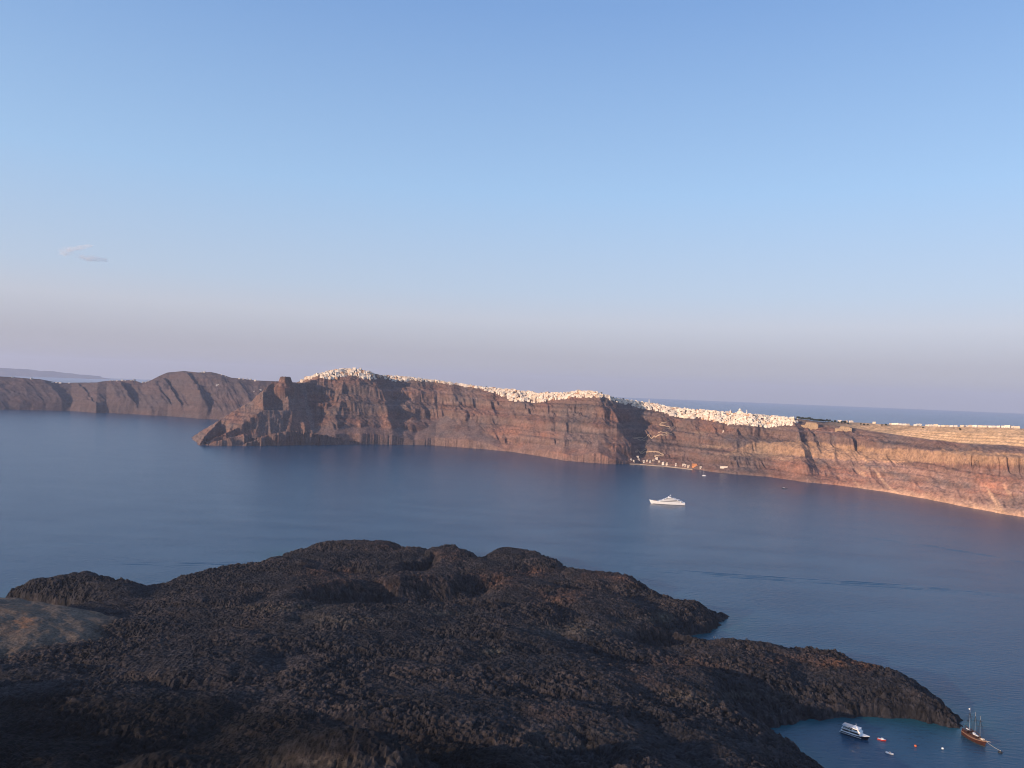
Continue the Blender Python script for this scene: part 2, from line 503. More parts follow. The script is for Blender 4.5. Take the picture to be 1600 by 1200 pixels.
# ------------------------------------------------------------------ the caldera cliffs
# column: pixel x, waterline y, rim y, setback of the rim in metres
main_cols = [
    (440, None, 600, 330, 4150), (462, None, 598, 340, 3760), (478, None, 591, 360, 3480), (492, 694, 586, 380, None), (520, 694, 579, 390, None), (545, 694, 576, 390, None),
    (562, 694, 577, 390, None), (575, 694, 582, 380, None), (600, 694, 587, 400, None), (640, 695, 590, 400, None), (680, 696, 595, 380, None),
    (720, 699, 600, 370, None), (760, 702, 606, 370, None), (800, 706, 609, 380, None), (840, 712, 615, 380, None), (880, 719, 614, 380, None),
    (910, 722, 611, 370, None), (938, 724, 614, 340, None), (962, 725, 623, 350, None), (1000, 724, 629, 380, None), (1050, 728, 637, 390, None),
    (1100, 735, 642, 390, None), (1150, 741, 646, 380, None), (1200, 745, 650, 370, None), (1250, 752, 655, 350, None), (1290, 756, 662, 330, None),
    (1340, 762, 670, 310, None), (1400, 771, 679, 290, None), (1450, 780, 686, 270, None), (1500, 790, 692, 260, None), (1560, 802, 695, 255, None),
    (1600, 808, 698, 250, None), (1700, 828, 706, 240, None), (1820, 850, 716, 230, None), (2000, 890, 735, 230, None)]
mw_t, mw_r, mr_t, mr_z, mr_T = [], [], [], [], []
for px, yw, yr, T, rr in main_cols:
    if rr is None:
        p = on_z(px, yw, 0); r = math.hypot(p[0], p[1]); t = theta(px, yw)
    else:
        r = rr; t = theta(px, 694)
    mw_t.append(t); mw_r.append(r)
for px, yw, yr, T, rr in main_cols:
    t = theta(px, yr); r = np.interp(t, mw_t, mw_r) + T
    mr_t.append(t); mr_T.append(T); mr_z.append(at_r(px, yr, r)[2])

far_cols = [(-260, 634, 600, 420), (-120, 637, 590, 420), (0, 640, 588, 420), (60, 641, 592, 400), (85, 641.5, 597, 380), (110, 642, 598, 380), (150, 645, 597.5, 360), (165, 645, 595, 350), (208, 647, 594, 330),
            (222, 648, 598, 340), (236, 649, 594, 380), (248, 649.5, 588, 420), (262, 650, 582, 460), (288, 652, 579.5, 480), (310, 654, 582, 470), (330, 655, 581, 470), (345, 656, 585, 440),
            (362, 657, 590, 420), (400, 659, 594, 420), (430, 660, 596, 420), (520, 664, 600, 420), (640, 670, 606, 420)]
fw_t, fw_r, fr_t, fr_z, fr_T = [], [], [], [], []
for px, yw, yr, T in far_cols:
    p = on_z(px, yw, 0); fw_t.append(theta(px, yw)); fw_r.append(math.hypot(p[0], p[1]))
for px, yw, yr, T in far_cols:
    t = theta(px, yr); r = np.interp(t, fw_t, fw_r) + T
    fr_t.append(t); fr_T.append(T); fr_z.append(at_r(px, yr, r)[2])

Q = [0, 0.012, 0.16, 0.24, 0.42, 0.48, 0.66, 0.72, 0.86, 1.0]
F = [0, 0.035, 0.12, 0.27, 0.40, 0.53, 0.64, 0.77, 0.87, 1.0]
# on the right the pumice bluff stands high in the face
F2 = [0, 0.03, 0.12, 0.19, 0.38, 0.44, 0.60, 0.82, 0.89, 1.0]

# spurs: top px, top py, foot px, foot py, metres it stands out, width on its left and on its right
spurs = [(574, 590, 612, 690, 84, 200, 60), (545, 600, 520, 690, 40, 60, 60), (940, 616, 988, 722, 50, 200, 60), (1226, 700, 1264, 752, 52, 110, 40),
         (700, 605, 722, 700, 14, 70, 50), (755, 610, 772, 700, 20, 60, 34), (800, 640, 840, 712, 26, 80, 50), (848, 650, 862, 716, 26, 60, 40),
         (655, 600, 640, 695, 22, 90, 60), (1075, 655, 1100, 730, 24, 60, 40), (1050, 660, 1020, 725, 30, 60, 50), (1120, 660, 1100, 735, 30, 80, 60),
         (1165, 680, 1150, 742, 26, 60, 50), (1188, 662, 1112, 738, 60, 70, 90), (1310, 690, 1340, 758, 20, 60, 40), (1372, 700, 1350, 770, 22, 80, 60), (1460, 690, 1420, 782, 18, 80, 60),
         (1530, 700, 1500, 800, 22, 90, 60), (890, 640, 880, 720, 24, 80, 60)]
SP = [(theta(a, b), theta(c, d_), A, wl, wr) for a, b, c, d_, A, wl, wr in spurs]


RISE_T = [theta(x, 680) for x in (1285, 1340, 1400, 1500, 1600, 1900)]
# fans of scree that lean against the foot of the cliffs
_g = np.random.default_rng(5)
FANS = []
_a = theta(500, 690) * 3000
while _a < theta(1880, 800) * 3000:
    FANS.append((_a, _g.uniform(0.30, 0.62), _g.uniform(0.52, 0.66)))
    _a += _g.uniform(55, 150)


def cliff_profile(q, lift):
    return mix(np.interp(q, Q, F), np.interp(q, Q, F2), lift)


# the crest of the headland: knob, shoulder, and the edge that falls to its tip
def _c(px, py, r):
    return at_r(px, py, r)


from mathutils import geometry as mgeo
head_px = [(312, 685, 3215, 0), (318, 683, 3225, None), (345, 656, 3440, None), (372, 640, 3490, None), (395, 625, 3510, None), (412, 609, 3500, None), (413, 640, 3390, None), (376, 665, 3300, None), (340, 688, 3215, None),
           (330, 688.5, 3205, 0), (345, 693, 0, 0), (372, 696.5, 0, 0), (400, 695, 0, 0), (430, 694.5, 0, 0), (455, 694.2, 0, 0), (480, 694, 0, 0), (510, 694, 0, 0), (545, 694, 0, 0), (580, 694, 0, 0),
           (428, 596, 3540, None), (448, 597, 3560, None), (468, 599, 3600, None), (500, 591, 3650, None), (555, 585, 3700, None),
           (453, 640, 3420, None), (464, 672, 3270, None), (430, 645, 3440, None), (428, 676, 3250, None), (492, 640, 3540, None), (497, 676, 3300, None), (540, 640, 3500, None), (390, 680, 3240, None), (360, 682, 3222, None),
           (300, 660, 3600, 0), (330, 640, 3900, 0), (420, 640, 4000, 0), (560, 640, 4300, 0), (448, 606, 3640, None), (490, 594, 3760, None)]
HEAD = []
for px, py, r_, z_ in head_px:
    if r_ == 0:
        p = on_z(px, py, 0)
    else:
        p = at_r(px, py, r_)
        if z_ is not None:
            p[2] = z_
    HEAD.append(p)
_ed = [(i, i + 1) for i in range(0, 8)] + [(5, 19), (19, 20), (20, 21), (21, 22), (22, 23), (20, 24), (24, 25), (25, 14)] + [(i, i + 1) for i in range(9, 18)]
_vs, _es, _fs, _ov, _, _ = mgeo.delaunay_2d_cdt([Vector((p[0], p[1])) for p in HEAD], _ed, [], 0, 1e-3)
_map = [o_[0] if o_ else 0 for o_ in _ov]
HEAD_TRI = [tuple(_map[i] for i in f_) for f_ in _fs]
knob = _c(446, 589, 3560)


def thira_height(X, Y):
    th = np.arctan2(X, Y); r = np.hypot(X, Y)
    a = th * 3000.0
    rw = np.interp(th, mw_t, mw_r); T = np.interp(th, mr_t, mr_T); zr = np.interp(th, mr_t, mr_z)
    right = sstep(theta(1230, 690), theta(1330, 690), th)
    rr = r + 10 * fbm(a / 60, r / 60, 3, 101)
    q0 = np.clip((rr - rw) / T, -0.5, 1.4)
    out = np.zeros(X.shape)
    for t0, t1, A, wl, wr in SP:
        c = (t1 + (t0 - t1) * np.clip(q0, 0, 1)) * 3000.0
        dl = a - c + 14 * pn(r / 50, a / 90, 111)
        w = np.where(dl < 0, wl, wr)
        out = np.maximum(out, A * np.clip(1 - np.abs(dl) / w, 0, 1))
    face = sstep(-0.02, 0.12, q0) * (1 - 0.85 * sstep(0.78, 1.02, q0))
    carve = 15 * (ridged((a + 0.5 * (r - rw)) / 64 + 0.3 * fbm(r / 60, a / 60, 2, 123), r / 190, 3, 125, 0.55) - 0.5) * (1 - 0.3 * sstep(0.5, 0.9, q0))
    gully = carve + 24 * pn(a / 210, 1.3 * q0 + 7.7, 133) + 13 * (ridged(a / 150 + 0.15 * fbm(r / 120, a / 120, 2, 121), r / 330, 4, 131, 0.56) - 0.55)
    talus = sstep(0.05, 0.2, q0) * (1 - sstep(0.3, 0.5, q0))
    shift = (out * (0.25 + 0.75 * sstep(-0.1, 0.25, q0)) * (1 - 0.75 * sstep(0.8, 1.05, q0))) + gully * face * (1 - 0.45 * talus) + 7 * pn(a / 45, r / 200, 141) * sstep(-0.4, 0.0, q0)
    q = (rr - rw + shift) / T
    qc = np.clip(q, 0, 1)
    z = zr * cliff_profile(qc, right)
    fan = np.full(X.shape, -9.0)
    rwf = rw - out * 0.45
    for fa, fq, fs in FANS:
        m_ = np.abs(a - fa) < 190
        if not m_.any():
            continue
        am, rm = a[m_], rr[m_]
        za = fq * zr[m_]; ra = rwf[m_] + T[m_] * (fq + 0.02)
        fz = za - fs * np.hypot(am - fa, np.clip(ra - rm, 0, None)) - 3.0 * np.clip(rm - ra, 0, None)
        fan[m_] = np.maximum(fan[m_], fz)
    fan = np.where(r < 4100, fan, -9)
    onfan = sstep(-2, 3, fan + 1.2 * fbm(a / 20, r / 60, 2, 127) - z) * (q0 > -0.2)
    # harder beds stand out as steps
    bed = z / 17.0 + 0.6 * fbm(a / 400, r / 900, 2, 151)
    st = (bed - np.floor(bed)); step = (sstep(0.25, 0.95, st) - st) * 17.0
    hard = sstep(-0.25, 0.35, pn(a / 260, z / 60, 161) + 0.25 * pn(a / 40, z / 12, 162))
    z = z + step * hard * 0.75 * sstep(0.1, 0.3, qc) * (1 - sstep(0.84, 0.97, qc))
    z = z + 2.6 * fbm(a / 15, r / 11, 3, 155) * sstep(0.02, 0.1, qc) * (1 - sstep(0.9, 1.0, qc))
    z = np.maximum(z, np.where(q0 > -0.3, fan, -9))
    # behind the rim
    b = np.clip((q - 1) * T, 0, None)
    rise = np.interp(th, RISE_T, [4, 18, 28, 44, 46, 46])
    up = np.clip(b / 120, 0, 1)
    ter = up * 6 + 0.35 * fbm(a / 300, b / 200, 2, 173)
    up = np.clip((np.floor(ter) + sstep(0.25, 0.9, ter - np.floor(ter))) / 6, 0, 1)
    z = z + rise * up - mix(0.10, 0.025, right) * np.clip(b - 140 * right, 0, 900) - 0.10 * np.clip(b - 900, 0, None)
    z = z + 4 * fbm(a / 110, r / 110, 3, 171) * sstep(0.02, 0.1, qc) * (1 - 0.75 * right * sstep(0.98, 1.0, qc))
    z = np.where(q < 0, -3, z)
    z = np.where(th < theta(436, 640), -3, z)
    # headland
    sel = (th > theta(290, 690)) & (th < theta(575, 640)) & (r < 4000)
    hz = np.full(X.shape, -50.0)
    xs = X + 5 * fbm(a / 40, r / 40, 3, 181); ys = Y + 14 * (ridged(a / 52, r / 160, 3, 183) - 0.45)
    for ia, ib, ic in HEAD_TRI:
        A, B, C = HEAD[ia], HEAD[ib], HEAD[ic]
        den = (B[1] - C[1]) * (A[0] - C[0]) + (C[0] - B[0]) * (A[1] - C[1])
        if abs(den) < 1e-6:
            continue
        u = ((B[1] - C[1]) * (xs - C[0]) + (C[0] - B[0]) * (ys - C[1])) / den
        v = ((C[1] - A[1]) * (xs - C[0]) + (A[0] - C[0]) * (ys - C[1])) / den
        w = 1 - u - v
        hz = np.where((u >= 0) & (v >= 0) & (w >= 0), u * A[2] + v * B[2] + w * C[2], hz)
    bed = hz / 15.0 + 0.5 * fbm(a / 300, r / 600, 2, 191)
    st = bed - np.floor(bed)
    hz = hz + (sstep(0.2, 0.95, st) - st) * 9.0
    kd = np.hypot((X - knob[0]) / 1.0, (Y - knob[1]) / 1.3) + 4 * pn(a / 14, r / 14, 195)
    hz = np.maximum(hz, np.where(kd < 60, knob[2] + 4 * pn(a / 12, r / 9, 196) - 24 * sstep(20, 30, kd) - 0.9 * np.clip(kd - 30, 0, None), -50))
    z = np.where(sel, np.maximum(z, hz), z)
    z = np.maximum(z, -3)
    FANMASK[0] = onfan
    return z, qc, q


FANMASK = [0]


def far_height(X, Y):
    th = np.arctan2(X, Y); r = np.hypot(X, Y)
    a = th * 5000.0
    rw = np.interp(th, fw_t, fw_r); T = np.interp(th, fr_t, fr_T); zr = np.interp(th, fr_t, fr_z)
    rr = r + 12 * fbm(a / 70, r / 70, 3, 201)
    q0 = np.clip((rr - rw) / T, -0.5, 1.4)
    skew = a + 0.35 * (r - rw)
    out = 0
    for px, A, wl, wr in ((208, 100, 260, 40), (325, 70, 160, 40), (150, 60, 160, 40), (100, 80, 200, 60), (268, 40, 90, 30), (285, 50, 60, 30), (305, 40, 60, 30)):
        dl = skew - theta(px, 620) * 5000.0 + 16 * pn(r / 60, a / 90, 211)
        out = np.maximum(out, A * np.clip(1 - np.abs(dl) / np.where(dl < 0, wl, wr), 0, 1))
    gul = 26 * (ridged(skew / 170, r / 700, 4, 221, 0.55) - 0.5)
    face = sstep(-0.02, 0.12, q0) * (1 - 0.85 * sstep(0.75, 1.02, q0))
    q = (rr - rw + out * face + gul * face + 8 * pn(a / 50, r / 200, 225)) / T
    qc = np.clip(q, 0, 1)
    z = zr * np.interp(qc, [0, 0.015, 0.12, 0.5, 0.8, 1], [0, 0.05, 0.2, 0.58, 0.86, 1])
    b = np.clip((q - 1) * T, 0, None)
    z = z - 0.16 * b + 4 * fbm(a / 120, r / 120, 3, 231) * sstep(0.02, 0.1, qc)
    return np.where(q < 0, -3, np.maximum(z, -3)), qc, q


def cliff_colour(X, Y, Z, q, far=False):
    px, py = project(X, Y, Z)
    th = np.arctan2(X, Y); r = np.hypot(X, Y); a = th * 3000
    n1 = fbm(a / 160, Z / 60, 3, 301); n2 = fbm(a / 40, r / 40, 4, 311); n3 = fbm(a / 14, Z / 5.0, 3, 321)
    lay = pn(Z / 13.0 + 0.7 * n1, a / 700, 331) + 0.7 * pn(Z / 5.5, a / 420, 332)
    brown = np.array([0.195, 0.128, 0.102]); red = np.array([0.24, 0.122, 0.088]); grey = np.array([0.150, 0.125, 0.116]); dark = np.array([0.088, 0.070, 0.066])
    tan = np.array([0.40, 0.272, 0.168]); pink = np.array([0.265, 0.180, 0.148])
    c = np.empty(X.shape + (3,)); c[:] = brown
    c = mix(c, red, sstep(0.0, 0.5, n1 + 0.4 * lay)[..., None] * 0.7)
    c = mix(c, grey, sstep(0.0, 0.45, -n1 + 0.5 * n2)[..., None] * 0.7)
    fanm = 0 if far else FANMASK[0]
    cliffy = sstep(0.02, 0.08, q) * (1 - sstep(0.85, 0.98, q)) * (1 - fanm)
    c = mix(c, dark, (sstep(0.05, 0.4, lay + 0.5 * n3) * cliffy * 0.55)[..., None])
    c = mix(c, pink, (sstep(0.1, 0.45, -lay + 0.4 * n3) * cliffy * 0.55)[..., None])
    # scree lies in streaks down the slope
    streak = sstep(0.05, 0.5, pn(a / 26, r / 260, 341) + 0.5 * pn(a / 9, r / 120, 342))
    c = mix(c, pink, (streak * (1 - cliffy) * 0.45)[..., None])
    c = mix(c, mix(np.array([0.225, 0.160, 0.136]), np.array([0.185, 0.143, 0.126]), sstep(-.2, .3, n2)[..., None]), np.clip(fanm - 0.3 * streak, 0, 1)[..., None] * 0.75) if not far else c
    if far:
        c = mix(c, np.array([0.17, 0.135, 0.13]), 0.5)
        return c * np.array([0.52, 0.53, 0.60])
    # red and ochre beds near the water
    def patch(sx, sy, rx, ry, k):
        return k * np.exp(-((px - sx) / rx) ** 2 - ((py - sy) / ry) ** 2)
    rd = np.zeros(X.shape)
    for s in ((795, 674, 30, 9, .8), (855, 680, 22, 6, .8), (890, 708, 60, 10, .55), (940, 715, 50, 9, .7), (800, 697, 40, 8, .55), (720, 692, 40, 8, .4), (1240, 728, 22, 14, .6), (1560, 727, 16, 6, .8),
              (1545, 762, 10, 8, .6), (560, 680, 60, 12, .3), (605, 660, 14, 16, .5), (460, 660, 14, 20, .4), (640, 615, 40, 8, .5), (470, 592, 10, 4, .6)):
        rd = np.maximum(rd, patch(*s))
    c = mix(c, np.array([0.33, 0.165, 0.11]), np.clip(rd * (1 + 1.2 * n2), 0, 0.9)[..., None])
    # pumice bluff on the right
    wob = 3 * n2 + 2 * pn(a / 18, a / 50, 351)
    bt = np.interp(px, [1140, 1172, 1240, 1320, 1400, 1500, 1600, 1800], [706, 692, 689, 695, 702, 704, 709, 718]) + wob
    bb = np.interp(px, [1140, 1172, 1205, 1240, 1330, 1450, 1600, 1800], [708, 710, 709, 712, 720, 723, 727, 740]) + 1.4 * wob
    band = sstep(-1.0, 1.5, py - bt) * sstep(-1.5, 1.5, bb - py) * (px > 1140)
    c = mix(c, tan * np.array([1, 0.93, 0.9]), (band * np.clip(0.85 + 0.6 * n3, 0, 1))[..., None])
    # pale dusty foot and scree of the right shore
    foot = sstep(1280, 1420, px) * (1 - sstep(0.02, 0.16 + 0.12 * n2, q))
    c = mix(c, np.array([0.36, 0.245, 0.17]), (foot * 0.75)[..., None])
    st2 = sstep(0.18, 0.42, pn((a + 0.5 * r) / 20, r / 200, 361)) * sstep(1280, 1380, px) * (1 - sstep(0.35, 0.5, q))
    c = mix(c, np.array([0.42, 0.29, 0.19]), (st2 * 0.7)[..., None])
    # ochre bits between the town and the port
    for s in ((1190, 702, 14, 10, .8), (1120, 698, 24, 2.5, .7), (1200, 711, 45, 3, .6), (1230, 717, 24, 3, .5), (1150, 710, 30, 3, .4), (1095, 676, 14, 4, .4)):
        c = mix(c, tan, np.clip(patch(*s) * (1 + 1.0 * n3), 0, 0.85)[..., None])
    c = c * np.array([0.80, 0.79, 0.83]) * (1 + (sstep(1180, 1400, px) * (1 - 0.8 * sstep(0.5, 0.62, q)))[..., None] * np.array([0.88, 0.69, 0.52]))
    # open dusty ground behind the right rim
    back = sstep(0.985, 1.03, q) * sstep(1270, 1330, px)
    furrow = 0.85 + 0.25 * pn(Z * 0 + r / 60, a / 900, 371)
    c = mix(c, np.array([0.66, 0.43, 0.25]) * furrow[..., None], back[..., None])
    top = sstep(0.9, 1.0, q) * (1 - sstep(1290, 1370, px))
    c = mix(c, np.array([0.17, 0.13, 0.10]), (top * 0.6)[..., None])
    return c


# main cliff: columns in azimuth, rows in range, denser on the face
def range_rows(th):
    rw = np.interp(th, mw_t, mw_r); T = np.interp(th, mr_t, mr_T)
    r0 = rw - 150
    left = th < theta(500, 690)
    r0 = np.where(left, 3090, r0); r1 = np.where(left, 4020, rw + T + 60)
    f = np.linspace(0, 1, 230)
    g = np.linspace(0, 1, 70)[1:] ** 1.6
    A = r0[None] + (r1 - r0)[None] * f[:, None]
    B = r1[None] + 2800 * g[:, None]
    return np.concatenate([A, B], 0)


th = np.linspace(theta(288, 690), theta(1900, 800), 1750)
RR = range_rows(th); TH = np.broadcast_to(th, RR.shape)
X = RR * np.sin(TH); Y = RR * np.cos(TH)
Z, qc, q = thira_height(X, Y)
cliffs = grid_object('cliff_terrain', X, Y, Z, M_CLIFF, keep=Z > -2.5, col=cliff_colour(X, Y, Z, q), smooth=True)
tag(cliffs, 'steep layered brown caldera cliffs behind the water', 'cliffs', kind='structure')
th = np.linspace(theta(-240, 640), theta(620, 660), 900)
f = np.concatenate([np.linspace(0, 1, 150), 1 + np.linspace(0, 1, 30)[1:] * 2.2])
rw = np.interp(th, fw_t, fw_r)
RR = (rw - 100)[None] + 720 * f[:, None]; TH = np.broadcast_to(th, RR.shape)
X = RR * np.sin(TH); Y = RR * np.cos(TH)
Z, qc, q = far_height(X, Y)
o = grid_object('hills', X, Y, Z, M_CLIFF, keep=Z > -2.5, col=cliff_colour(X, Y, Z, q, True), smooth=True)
tag(o, 'farther ridge of bare brown cliffs at the left', 'hills', kind='structure')
# a faint island on the horizon at the far left
th = np.linspace(theta(-220, 590), theta(175, 590), 160)
rows = np.linspace(33000, 38500, 40)
TH, RR = np.meshgrid(th, rows)
X = RR * np.sin(TH); Y = RR * np.cos(TH)
prof = np.interp(TH, [theta(x, 590) for x in (-220, -60, 0, 40, 80, 120, 150, 175)], [230, 280, 280, 260, 220, 150, 80, 0])
Z = prof * np.sin(np.pi * (RR - 33000) / 5500) + 60 * fbm(X / 900, Y / 900, 4, 401) * (prof > 50) - 5
Z = np.maximum(Z, -3)
cc = np.empty(X.shape + (3,)); cc[:] = (0.16, 0.13, 0.11)
o = grid_object('hills', X, Y, Z, M_CLIFF, keep=Z > -2.5, col=cc, smooth=True)
tag(o, 'faint blue distant island on the left horizon', 'far island', kind='structure')

# ------------------------------------------------------------------ the sea
m, nt, bs, out = new_mat('sea_water')
at = nt.nodes.new('ShaderNodeAttribute'); at.attribute_name = 'rock'
geo = nt.nodes.new('ShaderNodeNewGeometry')
nt.links.new(at.outputs['Color'], bs.inputs['Base Color'])
bs.inputs['Roughness'].default_value = 0.27
bs.inputs['IOR'].default_value = 1.333
mp = nt.nodes.new('ShaderNodeMapping'); mp.inputs['Rotation'].default_value = (0, 0, R(25)); mp.inputs['Scale'].default_value = (1.0, 2.2, 1)
nt.links.new(geo.outputs['Position'], mp.inputs['Vector'])
na = noise_node(nt, mp.outputs['Vector'], 0.11, 5, 0.6)
nb = noise_node(nt, mp.outputs['Vector'], 0.006, 4, 0.55)
rb = ramp(nt, nb.outputs['Fac'], [(0.3, (0.25, 0.25, 0.25)), (0.7, (1, 1, 1))])
mul = nt.nodes.new('ShaderNodeMath'); mul.operation = 'MULTIPLY'
nt.links.new(na.outputs['Fac'], mul.inputs[0]); nt.links.new(rb.outputs['Color'], mul.inputs[1])
bp = nt.nodes.new('ShaderNodeBump'); bp.inputs['Strength'].default_value = 1.0; bp.inputs['Distance'].default_value = 0.9
nt.links.new(mul.outputs[0], bp.inputs['Height']); nt.links.new(bp.outputs['Normal'], bs.inputs['Normal'])
M_SEA = m
rings = np.concatenate([np.array([20, 120, 220, 320, 400]), np.arange(440, 1500, 7.0), np.geomspace(1510, 6000, 60), np.geomspace(6300, 40000, 30)])
angs = np.concatenate([np.arange(-180, -48, 4.0), np.arange(-48, 48, 0.2), np.arange(48, 180.1, 4.0)])
TH, RR = np.meshgrid(np.radians(angs), rings)
X = RR * np.sin(TH); Y = RR * np.cos(TH)
near = RR < 1700
sh = np.zeros(X.shape)
dd = poly_distance(X[near], Y[near], poly)
sh[near] = np.exp(-np.clip(-dd, 0, None) / 22.0) * 0.9
sh += 0.15 * sstep(0.1, 0.5, fbm(X / 900, Y / 500, 3, 501)) * 0
cc = mix(np.array([0.013, 0.056, 0.110]), np.array([0.012, 0.085, 0.10]), sh[..., None])
sea = grid_object('water', X, Y, np.zeros(X.shape), M_SEA, col=cc, smooth=True)
tag(sea, kind='structure')

# long ripples left by boats, as low ridges on the sea
m, nt, bs, out = new_mat('wake_water')
bs.inputs['Base Color'].default_value = (0.013, 0.056, 0.110, 1)
bs.inputs['Roughness'].default_value = 0.27; bs.inputs['IOR'].default_value = 1.333
M_WAKE = m


def wake(pts, nridge, gap, h, w):
    P = [on_z(px, py, 0)[:2] for px, py in pts]
    mb = MB()
    L = np.array(P)
    seg = np.concatenate([[0], np.cumsum(np.linalg.norm(np.diff(L, axis=0), axis=1))])
    n = int(seg[-1] / 10)
    s = np.linspace(0, seg[-1], n)
    cx = np.interp(s, seg, L[:, 0]); cy = np.interp(s, seg, L[:, 1])
    tx = np.gradient(cx); ty = np.gradient(cy); l = np.hypot(tx, ty); nx, ny = -ty / l, tx / l
    for k in range(nridge):
        wob = 2.5 * pn(s / 60, s * 0 + k * 7.3, 601) + gap * k
        amp = h * np.clip(0.45 + 1.6 * pn(s / 38, s * 0 + k * 3.1, 611), 0.0, 1) * np.sin(np.pi * np.clip(s / seg[-1], 0, 1)) ** 0.4
        prof = [(-w, 0.0), (-w * .5, .55), (0, 1.0), (w * .5, .55), (w, 0.0)]
        vs = []
        for i in range(n):
            for o_, hh in prof:
                vs.append((cx[i] + nx[i] * (wob[i] + o_), cy[i] + ny[i] * (wob[i] + o_), 0.02 + amp[i] * hh))
        fs = [(i * 5 + j, (i + 1) * 5 + j, (i + 1) * 5 + j + 1, i * 5 + j + 1) for i in range(n - 1) for j in range(4)]
        mb.add(vs, fs)
    o = mb.build('water_wake', M_WAKE, smooth=True)
    tag(o, kind='structure')


wake([(985, 889), (1100, 899), (1250, 909), (1400, 918), (1500, 926), (1640, 940)], 4, 7.0, 0.55, 2.4)
wake([(1340, 838), (1450, 853), (1540, 868), (1640, 886)], 2, 9.0, 0.5, 2.4)
wake([(-20, 722), (100, 724), (250, 729), (360, 732)], 2, 14.0, 0.14, 4)
wake([(-20, 757), (200, 769), (420, 777), (570, 783), (700, 797)], 2, 12.0, 0.14, 4)
wake([(150, 880), (220, 882), (300, 883), (400, 880)], 3, 7.0, 0.5, 2.2)
wake([(-20, 858), (90, 852), (190, 850)], 2, 10.0, 0.2, 3)

# ------------------------------------------------------------------ houses
M_WHITE = solid('limewash', (0.80, 0.70, 0.58), 0.8, 0.06, 0.05)
M_CREAM = solid('cream_plaster', (0.70, 0.56, 0.42), 0.85, 0.08, 0.05)
M_OCHRE = solid('ochre_plaster', (0.55, 0.33, 0.20), 0.85, 0.08, 0.05)
M_ORANGE = solid('orange_plaster', (0.66, 0.27, 0.11), 0.8, 0.08, 0.05)
M_STONE = solid('tan_masonry', (0.42, 0.29, 0.18), 0.9, 0.18, 0.12)
M_GAP = solid('shuttered_opening', (0.07, 0.08, 0.11), 0.5, 0.1, 0.3)
M_BLUE = solid('blue_dome_paint', (0.10, 0.22, 0.42), 0.5, 0.08, 0.3)
M_PATH = solid('pale_path_stone', (0.42, 0.31, 0.22), 0.9, 0.12, 0.05)
M_LEAF = solid('dark_foliage', (0.045, 0.055, 0.028), 0.9, 0.3, 0.5)
M_BARK = solid('bark', (0.09, 0.065, 0.045), 0.9, 0.2, 0.8)


def openings(mb, x0, x1, y, z0, n, w, h):
    """dark doors and windows set 6 cm into the wall plane y"""
    for k in range(n):
        cx = x0 + (x1 - x0) * (k + 0.5) / n
        mb.box(cx - w / 2, cx + w / 2, y - 0.05, y + 0.3, z0, z0 + h, 1)


def house_cube(w, d, h):
    mb = MB()
    mb.box(-w / 2, w / 2, -d / 2, d / 2, -9, h, 0, 0.12)
    mb.box(-w / 2, w / 2, -d / 2, -d / 2 + 0.4, h + .003, h + 0.7); mb.box(-w / 2, w / 2, d / 2 - 0.4, d / 2, h + .003, h + 0.7)
    mb.box(-w / 2, -w / 2 + 0.4, -d / 2 + .41, d / 2 - .41, h + .003, h + 0.66); mb.box(w / 2 - 0.4, w / 2, -d / 2 + .41, d / 2 - .41, h + .003, h + 0.66)
    openings(mb, -w / 2, w / 2, -d / 2 + 0.05, 0.1, 3, 1.3, 2.2)
    mb.box(w * .15, w * .3, d * .1, d * .28, h + .004, h + 1.9)
    return mb


def house_vault(w, d, h):
    mb = MB()
    mb.box(-w / 2, w / 2, -d / 2, d / 2, -9, h)
    n = 9
    sec = []
    for y in (-d / 2 + .02, d / 2 - .02):
        sec.append([(w / 2 * .98 * math.cos(math.pi * k / n), y, h + .003 + w * .36 * math.sin(math.pi * k / n)) for k in range(n + 1)])
    mb.loft(sec)
    openings(mb, -w * .3, w * .3, -d / 2 + .02, 0.1, 2, 1.2, 2.3)
    mb.box(w * .5 + .01, w * 1.1, -d * .3, d * .5, -9, h * .8)
    return mb


def house_tier(w, d, h):
    mb = MB()
    mb.box(-w / 2, w / 2, -d / 2, d / 2, -9, h)
    mb.box(-w / 2 + 1, w * .22, -d * .1, d / 2 - .3, h + .003, h * 1.95, 0, 0.1)
    mb.box(-w / 2 - 2.2, w / 2 + 1.2, -d / 2 - 3.2, -d / 2 - .01, -9, 0.2)
    mb.box(-w / 2 - 2.2, w / 2 + 1.2, -d / 2 - 3.2, -d / 2 - 3.0, .203, 1.1)
    openings(mb, -w / 2, w / 2, -d / 2 + .02, 0.25, 4, 1.2, 2.1)
    openings(mb, -w / 2 + 1, w * .22, -d * .1 + .05, h + 0.4, 2, 1.2, 1.7)
    return mb


kinds = [('flat-roofed', 'white_house', [house_cube(9, 8, 4.2), house_cube(12, 8, 5.6), house_cube(7, 7, 3.6)]),
         ('barrel-vaulted', 'vaulted_house', [house_vault(6, 9, 3.2), house_vault(7.5, 10, 3.6)]),
         ('two-tier terraced', 'terraced_house', [house_tier(11, 8, 3.6), house_tier(14, 9, 3.6)])]
paints = [('white', M_WHITE), ('cream', M_CREAM), ('ochre', M_OCHRE)]
KM = {}
for ki, (kn, nm, mbs) in enumerate(kinds):
    for pi, (pn_, pm) in enumerate(paints):
        KM[ki, pi] = [mb.mesh(nm, [pm, M_GAP]) for mb in mbs]


